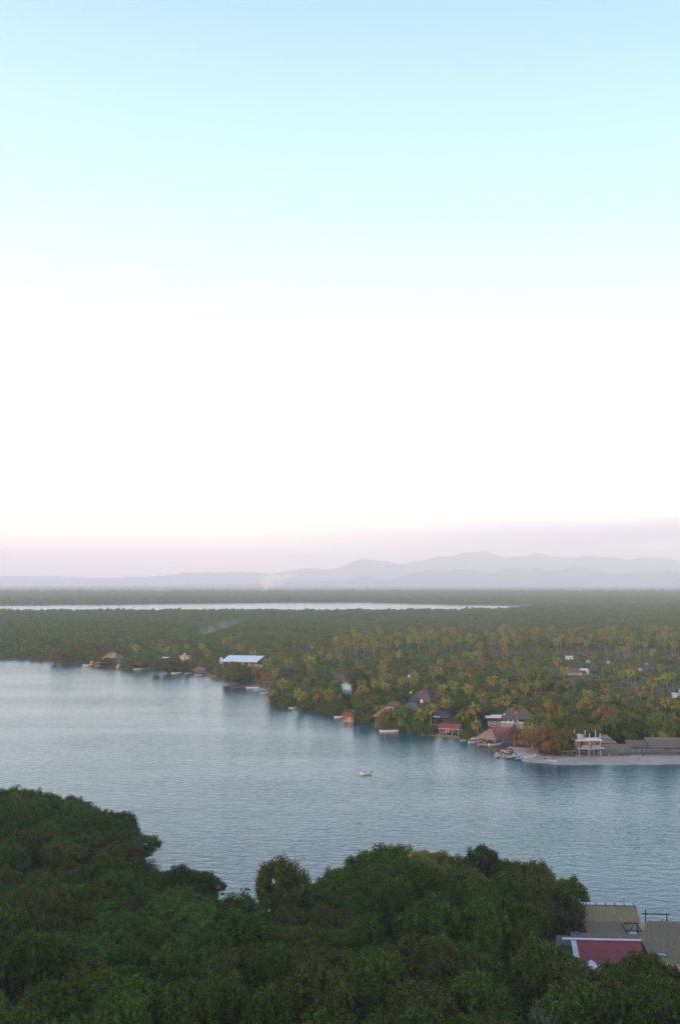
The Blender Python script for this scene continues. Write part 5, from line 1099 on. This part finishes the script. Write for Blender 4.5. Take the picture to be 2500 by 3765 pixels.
# ------------------------------------------------------------------ planting
def inside(x, y, poly):
    c = False; n = len(poly); j = n - 1
    for i in range(n):
        xi, yi = poly[i]; xj, yj = poly[j]
        if (yi > y) != (yj > y) and x < (xj - xi) * (y - yi) / (yj - yi) + xi: c = not c
        j = i
    return c
NP = NEAR + [(600, -40), (-600, -40)]
def near_ok(x, y, mrg):
    return all(inside(x + dx, y + dy, NP) for dx, dy in ((0, 0), (mrg, 0), (-mrg, 0), (0, mrg), (0, -mrg)))
def poisson(cands, rfun, cell=4.0):
    grid = {}; out = []
    for c in cands:
        r = rfun(*c[:2]); k = (int(c[0] // cell), int(c[1] // cell)); n = int(r // cell) + 1; ok = True
        for i in range(k[0] - n, k[0] + n + 1):
            for j in range(k[1] - n, k[1] + n + 1):
                for q in grid.get((i, j), ()):
                    if (q[0] - c[0]) ** 2 + (q[1] - c[1]) ** 2 < r * r: ok = False; break
                if not ok: break
            if not ok: break
        if ok: grid.setdefault(k, []).append(c); out.append(c)
    return out
rng = random.Random(21)
# the lone trees at the gap
ISO_C = tuft_crown('mangrove_crown', 131, 4.6, 7.6, 62, 100, 75, .17, M['olive'])
ISO = at(1036, 3372)
e = tree('mangrove_tree', ISO_C, NEAR_T[0], (ISO.x, ISO.y, .8), 1.42, .96, .6, 'lone rounded tree with yellowed top standing at the gap in the near bank', 'tree', 'lone trees at the gap')
GAP = at(905, 3365)
SLIM = tuft_crown('slim_crown', 77, 1.2, 6.0, 10, 22, 20, .17, M['mid'])
e = empty('slender_tree', (GAP.x, GAP.y, .6), 0, 'slender young tree in the water gap left of the lone rounded tree', 'tree', 'lone trees at the gap'); link('crown', SLIM, e); link('trunk', NEAR_T[1], e).scale = (.4, .4, .8)
cands = []
for i in range(60000):
    y = rng.uniform(142, 325); x = rng.uniform(-.345 * y - 4, .345 * y + 4)
    cands.append((x, y))
def nr_fun(x, y): return 5.2 + 1.1 * (1 + math.sin(x * .21 + 1.7 * math.sin(y * .13)) * math.sin(y * .24 + 1.3 * math.sin(x * .11))) + (.4 if y > 252 else 0)
def near_allowed(x, y):
    if not near_ok(x, y, .8): return False
    if x < -34 and 245.5 < y < 255.5: return False
    if 172 <= y < 183 and x > 38: return False
    if 183 <= y < 213 and x > 35.5 + max(0, y - 205) * .8: return False
    if y >= 207 and x > 51 - .35 * max(0, y - 222) - (0 if y > 214 else 3): return False
    if -30 < x < -6 and 217 < y: return False
    if -36 < x < -4 and 205 < y <= 217 and rng.random() < .0: return False
    if (x - ISO.x) ** 2 + (y - ISO.y) ** 2 < 64: return False
    return True
pts = poisson([c for c in cands if near_allowed(*c)], nr_fun)
pts.sort(key=lambda c: c[1])
print('near trees', len(pts))
def near_zone(x, y):
    if y > 256 and x < -40: return 'on the left promontory', 'trees on the left promontory'
    if y > 235 and x > 0: return 'on the waterside crest of the near wood', 'trees on the waterside crest'
    if x > 30: return 'beside the red metal roofs', 'trees beside the red roofs'
    if y > 215 and x < -20: return 'on the near bank left of the water gap', 'trees left of the gap'
    if y < 172: return 'at the front edge of the near wood', 'trees along the front edge'
    return ('in the left half of the near wood' if x < -12 else 'in the middle of the near wood' if x < 14 else 'in the right half of the near wood'), 'trees of the near wood'
rest = []
for i, (x, y) in enumerate(pts):
    low = 2.0 * float(lump(np.array(x), np.array(y), 17, 2))
    s = nr_fun(x, y) / 6.0 * rng.uniform(.88, 1.16); k = rng.choices(range(7), [4, 4, 4, 4, 2.6, 0, .5])[0]
    sz = (.98 + .18 * low + rng.uniform(-.20, .20)) / s ** .4
    if y > 256 and x < -40:
        tip = min(1, max(0, (-52 - x) / 58)); s = min(1.25, s * 1.08)
        sz = ((6.0 + 3.0 * tip) if y < 276 else (6.0 + 4.2 * tip)) / (8.6 * s) * rng.uniform(.92, 1.08)
        if tip < .25: s *= .8
        if y < 274: k = rng.choice([4, 4, 2, 4, 2, 4])
        else: k = rng.choice([0, 2, 0, 1])
    elif y > 236 and x > 0: sz *= 1.0; k = rng.choice([0, 1, 2, 3, 4]) if not 12 < x < 24 else rng.choice([4, 5, 5])
    elif -45 < x < 5 and 200 < y: sz *= .78
    if x < -20 and 190 < y < 250: sz *= .84
    zone, grp = near_zone(x, y)
    size = 'broad' if s > 1.02 else 'small' if s < .9 else 'rounded'
    if i >= 298: rest.append((x, y, s)); continue
    tree('mangrove_tree', NEAR_C[k], NEAR_T[i % 2], (x, y, .7), s, sz, rng.uniform(0, 6.28), f'{size} {NEAR_KINDS[k][1]} leafy tree {zone}', 'mangrove tree', grp)
for i, (x, y, h) in enumerate(((43, 178.5, 7.4), (48, 177, 9.4), (52, 179, 10.6), (57, 177.5, 9.8), (62, 177, 8.4), (67, 177.5, 7.6), (72, 176, 7.2), (42, 183.5, 6.8), (50.2, 181.5, 8.4), (55, 180.4, 9.4), (41.5, 190, 6.0))):
    pts.append((x, y)); tree('mangrove_tree', NEAR_C[(0, 1, 3, 4, 2, 1, 5, 3, 0, 1, 3)[i]], NEAR_T[i % 2], (x, y, .7), .95, h / 9.6, i * 1.1, ('bright', 'deep green', 'tallest', 'olive tinted', 'dark', 'lower', 'yellowish', 'small', 'narrow', 'full crowned', 'squat')[i] + ' leafy tree in front of the red metal roofs', 'mangrove tree', 'trees beside the red roofs')
for i, (x, y, h) in enumerate(((-66, 240, 6.4), (-60, 241, 6.8), (-54, 240, 6.6), (-48.5, 241, 7.2), (-43, 240, 7.0), (-38, 240.5, 7.4), (-33, 239, 7.0))):
    tree('mangrove_tree', NEAR_C[(1, 0, 3, 4, 1, 2, 0)[i]], NEAR_T[i % 2], (x, y, .6), 1.0, h / 9.0, i * 1.7, 'leafy hedge like', 'mangrove tree', 'trees left of the gap')
# leafless bushes poking out of the front wood
BARE = [trunk_mesh('bare_branches', 700 + i, 7.5, .12, 2.4, 8, M['deadwood'], 7) for i in range(2)]
for i, (u, v, lab) in enumerate([(2060, 3700, 'pale leafless bush among the trees at the lower right'), (1545, 3490, 'grey leafless bush in the middle of the near wood'), (440, 3755, 'bare twiggy bush at the bottom edge on the left'),
                                 (1990, 3745, 'bare grey bush at the bottom edge right of centre'), (1480, 3175, 'dry grey bush on the waterside crest below the yellow tree'), (2170, 3560, 'thin bare bush beside the small white gable roof')][:5]):
    p = at(u, v, 8.0); e = empty('bare_bush', (p.x, p.y, .8), i * 1.3, lab, 'bush', 'leafless bushes in the near wood'); b = link('branches', BARE[i % 2], e); b.scale = (1.1, 1.1, 1.12)

# ---- far bank
def far_land(x, y): return y > shore_y(x) + 1.5
# palms placed where they stand out in the photograph: (u, v) of crown heart and v of foot
HERO = [(1722, 2534, 2590), (1705, 2629, 2684), (1745, 2606, 2690), (1752, 2668, 2702), (1822, 2583, 2634), (1903, 2607, 2702), (1776, 2566, 2620), (1585, 2606, 2688), (1550, 2627, 2686), (1396, 2606, 2654),
        (1417, 2526, 2570), (1378, 2516, 2566), (1518, 2509, 2556), (1627, 2530, 2582), (1666, 2519, 2580), (1255, 2421, 2470), (1167, 2547, 2596), (1205, 2550, 2600), (826, 2353, 2400), (849, 2349, 2404),
        (878, 2338, 2406), (1079, 2353, 2426), (1130, 2357, 2422), (1251, 2384, 2432), (985, 2432, 2486), (991, 2502, 2552), (1037, 2514, 2566), (937, 2464, 2516), (1960, 2461, 2510), (1854, 2411, 2470),
        (1900, 2436, 2482), (2306, 2457, 2530), (2285, 2480, 2532), (2331, 2463, 2530), (2318, 2475, 2540), (2472, 2486, 2560), (2225, 2569, 2640), (2354, 2540, 2610), (2447, 2581, 2650), (2086, 2511, 2562),
        (1862, 2575, 2640), (2160, 2490, 2530), (590, 2362, 2402), (500, 2383, 2420), (645, 2388, 2425), (760, 2400, 2445), (1810, 2500, 2550), (1012, 2470, 2530), (1000, 2545, 2590), (1100, 2555, 2600), (1060, 2430, 2490), (1330, 2515, 2560),
        (1615, 2470, 2520), (1700, 2485, 2535), (1640, 2590, 2640), (1480, 2505, 2550), (1140, 2440, 2485), (2480, 2590, 2650), (2440, 2500, 2560), (1930, 2530, 2585), (2010, 2470, 2515), (2075, 2466, 2512), (1290, 2360, 2420), (1310, 2375, 2425)]
ppts = []
def palm_place(p):
    if p.x > .2 * p.y + 40: return 'on the right of the village'
    if p.y > 780: return 'above the far end of the village'
    if p.y > 600: return 'behind the middle of the village'
    return 'by the waterfront houses'
palms = []
rng = random.Random(5)
for i, (u, vc, vf) in enumerate(HERO):
    p = at(u, vf, 1.0); h = max(5.0, (vf - vc) * mpp(p) / math.cos(R(8)))
    p = Vector((p.x, max(p.y, float(shore_y(p.x)) + 3), 1.0))
    palms.append((p, h, True)); r_ = 3.4 / mpp(p); CLEAR.append((u - r_, vc - r_ * .6, u + r_, vc + r_ * .8, p.y))
cand = []
for i in range(5000):
    z = rng.random()
    if z < .62:     # the tall grove behind the village
        u = rng.uniform(1230, 2520); v = rng.uniform(2352, 2420) + (18 if u < 1500 else 0); h = rng.uniform(12.5, 18.5)
    elif z < .93:
        u = rng.uniform(930, 2520); v = rng.uniform(2425, 2630); h = rng.uniform(7, 12)
        if v > 2500 + (u - 1000) * .1: continue
    else:
        u = rng.uniform(560, 1250); v = rng.uniform(2400, 2455); h = rng.uniform(6, 12)
    p = at(u, v, 1.0)
    if far_land(p.x, p.y): cand.append((p.x, p.y, h))
grove = poisson(cand, lambda x, y: 9.0 if y > 850 else 12.0)
grove = [c for c in grove if not blocked(c[0], c[1], 1, 2.5, c[2] + 1)]
for x, y, h in grove[:226]: palms.append((Vector((x, y, 1.0)), h, False))
print('palms', len(palms), 'of', len(HERO) + len(grove))
for i, (p, h, hero) in enumerate(palms):
    detail = hero and p.y < 560
    size = 'tall slim' if h > 13 else 'young short' if h < 7.5 else 'leaning' if i % 3 == 0 else 'full crowned'
    s = .80 + .25 * rng.random()
    palm(p, h, i, rng.uniform(0, 6.28), f'{size} coconut palm with tan hanging fronds {palm_place(p)}' if h <= 13 or p.y < 860 else f'{size} coconut palm in the grove behind the village',
         'coconut palms in the grove' if (h > 12 and p.y > 850) else 'coconut palms of the village', s * (1.05 if detail else 1.0), detail)

# broadleaf trees that stand out
SP = [(1978, 2722, 105, 84, 2, 'olive green tree behind the brown bush on the boulder point'), (2030, 2690, 100, 95, 6, 'rounded yellow green tree behind the bushes right of the balcony restaurant'), (1958, 2764, 116, 100, 8, 'brown dry bush on the boulder point'), (2014, 2777, 96, 88, 7, 'golden brown bush above the beached boats'),
      (1890, 2745, 84, 84, 8, 'bare branched brown bush right of the stilted palapa'), (2072, 2779, 82, 84, 2, 'olive bush left of the white concrete frame building'), (2115, 2700, 80, 62, 8, 'dry orange brown tree above the concrete frame building'),
      (2225, 2690, 120, 80, 7, 'brownish tree behind the beach shelters'), (2160, 2640, 80, 62, 6, 'yellow green tree top below the bent palm'), (1340, 2668, 62, 60, 0, 'dark green mangrove between the brick hut and the stilted restaurant'),
      (1440, 2690, 80, 66, 2, 'olive mangrove hiding the end of the canopy boat'), (1490, 2694, 90, 70, 1, 'bushy green mangrove hanging over the water left of the leaning palms'), (1345, 2602, 95, 66, 6, 'tall yellow green tree above the brick hut'), (1385, 2600, 80, 60, 0, 'dark green tree beside the tall yellow green tree'),
      (1240, 2612, 60, 46, 7, 'brown leaved tree left of the brick hut'), (1320, 2555, 80, 78, 0, 'large dark tree right of the sky blue house'), (2440, 2752, 110, 110, 1, 'large bright green tree above the right beach shelter'), (2310, 2745, 130, 100, 0, 'large dark green tree behind the middle beach shelters'),
      (855, 2522, 110, 70, 2, 'rounded olive tree at the shore beside the pier'), (905, 2512, 80, 60, 2, 'olive tree right behind the pier'), (970, 2535, 55, 62, 8, 'dry brown tree by the moored blue boats'), (245, 2436, 90, 42, 2, 'rounded mangrove at the tip of the far left shore'), (330, 2420, 110, 50, 2, 'wide mangrove behind the tip of the far left shore'),
      (395, 2448, 60, 26, 1, 'low green bush in front of the big thatched house'), (625, 2473, 120, 48, 2, 'olive bush in front of the pink house'), (520, 2455, 120, 45, 1, 'wide green bush between the thatched house and the moored boats'), (1980, 2560, 140, 90, 2, 'spreading olive tree behind the restaurant roof'), (1740, 2560, 1, 1, 0, None)]
hero_b = []
for u, v, wpx, hpx, k, lab in SP:
    if not lab: continue
    p = at(u, v, .6); m_ = mpp(p); p.y = max(p.y, float(shore_y(p.x)) + 1.5)
    s = wpx * m_ / 8.6; sz = hpx * m_ / 8.0 / s
    if k < 8: tree('broadleaf_tree', BANK_C[k], BANK_T[0], p, s, sz, u * .1, lab, 'tree', 'trees along the far waterfront')
    else:
        e = empty('dry_tree', p, u * .1, lab, 'dry tree', 'dry trees of the village'); e.scale = (s * 1.1, s * 1.1, s * sz); link('crown', DRY_C[0], e); link('branches', DRY_T[0], e)
    hero_b.append((p.x, p.y, s * 4))
# the rest of the wood on the far bank
def band(y0, y1, sp, seed):
    g = random.Random(seed); out = []
    y = y0
    while y < y1:
        x = -.365 * y - 30
        while x < .365 * y + 30:
            px, py = x + g.uniform(-.5, .5) * sp, y + g.uniform(-.5, .5) * sp
            if far_land(px, py) and py < lagoon_near(px) - 12: out.append((px, py))
            x += sp
        y += sp * .9
    return out
g = random.Random(3)
pool = band(400, 720, 7.6, 1) + band(720, 1100, 9.0, 2)
pool = [q for q in pool if all((q[0] - x) ** 2 + (q[1] - y) ** 2 > (.75 * r + 2) ** 2 for x, y, r in hero_b)]
def scrubby(x, y):               # the dry, half cleared ground on the right of the village
    u, v = proj(x, y, 2)
    return max(0.0, min(1.0, (u - 1650) / 500)) * max(0, min(1, (v - 2360) / 40)) * max(0, min(1, (2610 - v) / 60))
PG = {}
for p, h, hero in palms:
    if h > 12: PG.setdefault((int(p.x // 12), int(p.y // 12)), []).append((p.x, p.y))
def near_palm(x, y):
    k = (int(x // 12), int(y // 12))
    return any((x - a) ** 2 + (y - b) ** 2 < 120 for i in (-1, 0, 1) for j in (-1, 0, 1) for a, b in PG.get((k[0] + i, k[1] + j), ()))
items = []
for x, y in pool:
    hgt = .84 + .16 * float(lump(np.array(x), np.array(y), 38, 4)) + g.uniform(-.18, .18)
    sc = scrubby(x, y); hgt *= 1 - .35 * sc
    edge = float(y - shore_y(x))
    if edge < 12: hgt *= .72
    if edge < 13 and 1830 < proj(x, y, 1)[0] < 2070: continue
    if near_palm(x, y): hgt *= .5
    if y < 480 and x > 85 and edge < 34: continue      # open sand under the beach shelters
    if sc > .4 and g.random() < .25: continue
    if blocked(x, y, 1.0, 4.2 * hgt, 7.4 * hgt):
        hgt *= .42
        if blocked(x, y, 1.0, 4.2 * hgt, 7.4 * hgt): continue
    items.append((x, y, hgt, sc))
items.sort(key=lambda q: q[1] / (q[2] * q[2]) ** .5)
nb = nd = 0; stuff_a = []; stuff_b = []
for x, y, hgt, sc in items:
    if g.random() < .07 + .3 * sc and nd < 60:
        u, v = proj(x, y, 1)
        e = empty('dry_tree', (x, y, .8), g.uniform(0, 6), f"{'tall' if hgt > 1 else 'low'} dry brown tree {'on the cleared ground right of the village' if sc > .3 else 'among the green trees of the village'}", 'dry tree', 'dry trees of the village')
        e.scale = (hgt, hgt, hgt); link('crown', DRY_C[nd % 2], e); link('branches', DRY_T[nd % 2], e); nd += 1
    elif nb < 205:
        k = g.choices(range(8), [3, 3, 3, 3, 2, 2, 1.2, 1.0])[0]
        u, v = proj(x, y, 1)
        where = ('behind the right beach shelters' if u > 2150 else 'behind the balcony restaurant' if u > 1780 else 'around the red roofed shelter' if u > 1560 else 'around the big thatched roofs' if u > 1330 else 'near the sky blue house' if u > 1130 else 'along the shore by the pier')
        tree('broadleaf_tree', BANK_C[k], BANK_T[nb % 2], (x, y, .8), hgt, g.uniform(.9, 1.1), g.uniform(0, 6.28), f"{'large' if hgt > 1.08 else 'low' if hgt < .8 else 'mid sized'} {BANK_KINDS[k][1]} tree {where}", 'tree', 'trees of the village'); nb += 1
    else: (stuff_b if (sc > .15 or (x > -120 and y < 900)) else stuff_a).append((x, y, .6, hgt))
# low bushes overhanging the water along the village bank
ns = 0; x = float(at(985, 2560).x)
while x < float(at(1880, 2790).x) and ns < 64:
    y = float(shore_y(x)) + .6; s = g.uniform(.42, .72)
    u, v = proj(x, y, .5)
    if not blocked(x, y, .5, 3.6 * s, 6.5 * s):
        k = g.choice((0, 1, 2, 3, 4, 5)); tree('broadleaf_tree', BANK_C[k], BANK_T[ns % 2], (x, y, .2), s, g.uniform(.8, 1.1), g.uniform(0, 6), f'low {BANK_KINDS[k][1]} waterside tree', 'tree', 'low trees along the village bank'); ns += 1
    x += g.uniform(1.6, 3.0)
print('bank bushes', ns)
def scatter(name, pts, sources, label):
    sc = bpy.data.collections.new(name + '_kinds')
    for i, me in enumerate(sources):
        o = bpy.data.objects.new(name + '_kind', me); sc.objects.link(o)
    me = bpy.data.meshes.new(name); me.vertices.add(len(pts))
    a = np.array(pts, np.float32); me.vertices.foreach_set('co', a[:, :3].ravel())
    at_ = me.attributes.new('sc', 'FLOAT', 'POINT'); at_.data.foreach_set('value', a[:, 3].copy())
    o = link(name, me); tag(o, label, None, None, 'stuff')
    ng = bpy.data.node_groups.new(name, 'GeometryNodeTree')
    ng.interface.new_socket('Geometry', in_out='INPUT', socket_type='NodeSocketGeometry'); ng.interface.new_socket('Geometry', in_out='OUTPUT', socket_type='NodeSocketGeometry')
    gi = N(ng, 'NodeGroupInput'); go = N(ng, 'NodeGroupOutput')
    iop = N(ng, 'GeometryNodeInstanceOnPoints'); ci = N(ng, 'GeometryNodeCollectionInfo'); ci.inputs['Collection'].default_value = sc
    ci.inputs['Separate Children'].default_value = True; ci.inputs['Reset Children'].default_value = True
    m2p = N(ng, 'GeometryNodeMeshToPoints'); ng.links.new(gi.outputs[0], m2p.inputs[0]); ng.links.new(m2p.outputs[0], iop.inputs['Points'])
    ng.links.new(ci.outputs[0], iop.inputs['Instance']); iop.inputs['Pick Instance'].default_value = True
    kd = me.attributes.new('kind', 'INT', 'POINT'); rk = np.random.default_rng(4); n_ = len(sources)
    pat = (lump(a[:, 0], a[:, 1], 46, 3) + .7 * lump(a[:, 0], a[:, 1], 19, 8) + 1.6) / 3.2 + rk.normal(0, .13, len(a))
    kd.data.foreach_set('value', np.clip((pat * n_).astype(np.int32), 0, n_ - 1).astype(np.int32))
    rv = N(ng, 'GeometryNodeInputNamedAttribute', data_type='INT'); rv.inputs[0].default_value = 'kind'
    ng.links.new(rv.outputs[0], iop.inputs['Instance Index'])
    rr = N(ng, 'FunctionNodeRandomValue', data_type='FLOAT_VECTOR'); rr.inputs[1].default_value = (0, 0, 6.283); rr.inputs[0].default_value = (0, 0, 0); rr.inputs[8].default_value = 5
    ng.links.new(rr.outputs[0], iop.inputs['Rotation'])
    na = N(ng, 'GeometryNodeInputNamedAttribute', data_type='FLOAT'); na.inputs[0].default_value = 'sc'
    ng.links.new(na.outputs[0], iop.inputs['Scale'])
    ng.links.new(iop.outputs[0], go.inputs[0])
    md = o.modifiers.new('scatter', 'NODES'); md.node_group = ng
    return o
for y0, y1, sp, s, sd_ in ((1100, 1700, 10.5, 1.15, 4), (1700, 2300, 12, 1.3, 5), (2300, 3345, 13, 1.25, 6)):
    for x, y in band(y0, y1, sp, sd_):
        h = s * (1 + .26 * float(lump(np.array(x), np.array(y), 55, 4)) + .2 * float(lump(np.array(x), np.array(y), 21, 1)) + g.uniform(-.25, .3))
        (stuff_b if scrubby(x, y) > .35 or (x > 0 and g.random() < .25) else stuff_a).append((x, y, .6, h))
far = []
gg = random.Random(9); y = 3320
while y < 6600:
    sp = 17 + (y - 3300) * .007; x = -.36 * y - 60
    while x < .36 * y + 60:
        px, py = x + gg.uniform(-.5, .5) * sp, y + gg.uniform(-.5, .5) * sp
        if py > lagoon_far(px) + 8 and (py < 6300 or gg.random() < .6):
            far.append((px, py, .6, sp / 9.5 * (1 + .2 * float(lump(np.array(px), np.array(py), 140, 6)) + gg.uniform(-.15, .25)) * (1 if sp < 20 else .8)))
        x += sp
    y += sp
print('forest', len(stuff_a), len(stuff_b), len(far), 'broadleaf', nb, 'dry', nd)
scatter('forest', stuff_a, FAR_C, 'dense green mangrove forest stretching back to the lagoon')
scatter('woodland', stuff_b, SCRUB_C, 'mixed green and dry brown woodland behind the village')
scatter('far_forest', far, FAR_C[2:], 'hazy forest on the far side of the lagoon')

# ------------------------------------------------------------------ each tree and palm gets a label that says where it stands
ORD = 'nearest,second nearest,third nearest,fourth nearest,fifth nearest,sixth nearest,seventh nearest,eighth nearest,ninth nearest,tenth nearest,eleventh nearest,twelfth nearest'.split(',')
ORL = 'first,second,third,fourth,fifth,sixth,seventh,eighth,ninth,tenth,eleventh,twelfth,thirteenth,fourteenth,fifteenth,sixteenth,seventeenth,eighteenth,nineteenth,twentieth,twenty-first,twenty-second,twenty-third,twenty-fourth'.split(',')
LM = {'brick_hut': 'brick hut', 'stilted_restaurant': 'stilted restaurant', 'great_palapa': 'largest palapa', 'left_palapa': 'dark left palapa', 'blue_house': 'sky blue house', 'grey_house': 'grey thatched house', 'red_roof_shelter': 'red roofed shelter', 'stilted_palapa': 'stilted palapa',
      'balcony_restaurant': 'balcony restaurant', 'concrete_frame_building': 'concrete frame building', 'hip_palapa': 'hip palapa', 'thatched_house': 'big thatched house', 'long_grey_house': 'long grey house', 'pink_house': 'pink house', 'shore_shelter': 'brown shore shelter', 'pavilion': 'pavilion',
      'chapel_tower': 'chapel tower', 'grey_yard_house': 'grey yard house', 'white_block_house': 'white block house', 'white_house': 'right edge white house', 'float': 'floating platform', 'kiosk': 'ochre kiosk', 'salmon_house': 'salmon roofed house', 'dark_shed': 'dark shed'}
lms = [(LM[n], p) for n, p, v in MARKS if n in LM]
cells = {}; rows = {}
for o in list(col.objects):
    if o.parent or o.type != 'EMPTY' or not o.get('label'): continue
    base = o.name.split('.')[0]
    if base in ('palm_tree', 'broadleaf_tree', 'dry_tree') and o.location.y > 380:
        if o.get('group') == 'trees along the far waterfront': continue
        u, v = proj(*o.location); best = min(lms, key=lambda q: (proj(*q[1])[0] - u) ** 2 + 9 * (proj(*q[1])[1] - v) ** 2)
        bu, bv = proj(*best[1]); du, dv = u - bu, v - bv
        lr = 'left' if du < 0 else 'right'; fb = 'behind' if dv < 0 else 'in front'
        side = f'{lr} of' if abs(du) > 3 * abs(dv) else ('behind' if dv < 0 else 'in front of') if abs(dv) > 1.2 * abs(du) else f'{fb} and {lr} of'
        cells.setdefault((base, side, best[0]), []).append((du * du + 9 * dv * dv, o))
    elif base == 'mangrove_tree' and o.get('group') != 'lone trees at the gap' and not o['label'].endswith('in front of the red metal roofs'):
        prom = o.location.y > 256 and o.location.x < -40
        k = ('p', int((o.location.y - 256) // 12)) if prom else ('n', int((o.location.y - 138) // 6.5))
        rows.setdefault(k, []).append((o.location.x, o))
for (base, side, mark), l in cells.items():
    l.sort(key=lambda q: q[0])
    for i, (_, o) in enumerate(l):
        first = o['label'].split(' coconut')[0].split(' tree')[0].replace('mid sized ', '')
        word = ORD[i] if i < len(ORD) else ORL[i] + ' nearest' if i < len(ORL) else ('farther away')
        o['label'] = f"{first} {'coconut palm' if base == 'palm_tree' else 'tree'}, {word} {side} the {mark}"
BOULDERS.sort(key=lambda o: o.location.y)
for r_ in range(3):
    part = sorted(BOULDERS[r_ * 22:(r_ + 1) * 22], key=lambda o: o.location.x)
    for i, o in enumerate(part): o['label'] = f"{o['label'].split(' boulder')[0]} boulder, {ORL[i]} from the left in the {('waterline', 'middle', 'back')[r_]} row of the point"
for (w_, r_), l in rows.items():
    l.sort(key=lambda q: q[0])
    for i, (_, o) in enumerate(l):
        first = o['label'].split(' leafy')[0]
        where = f"{('front', 'second', 'third', 'middle', 'fifth', 'rear', 'last')[min(6, r_)]} row on the left promontory" if w_ == 'p' else f"{ORL[r_]} row up of the near wood"
        o['label'] = f"{first} tree, {ORL[min(i, 23)]} from the left, {where}"
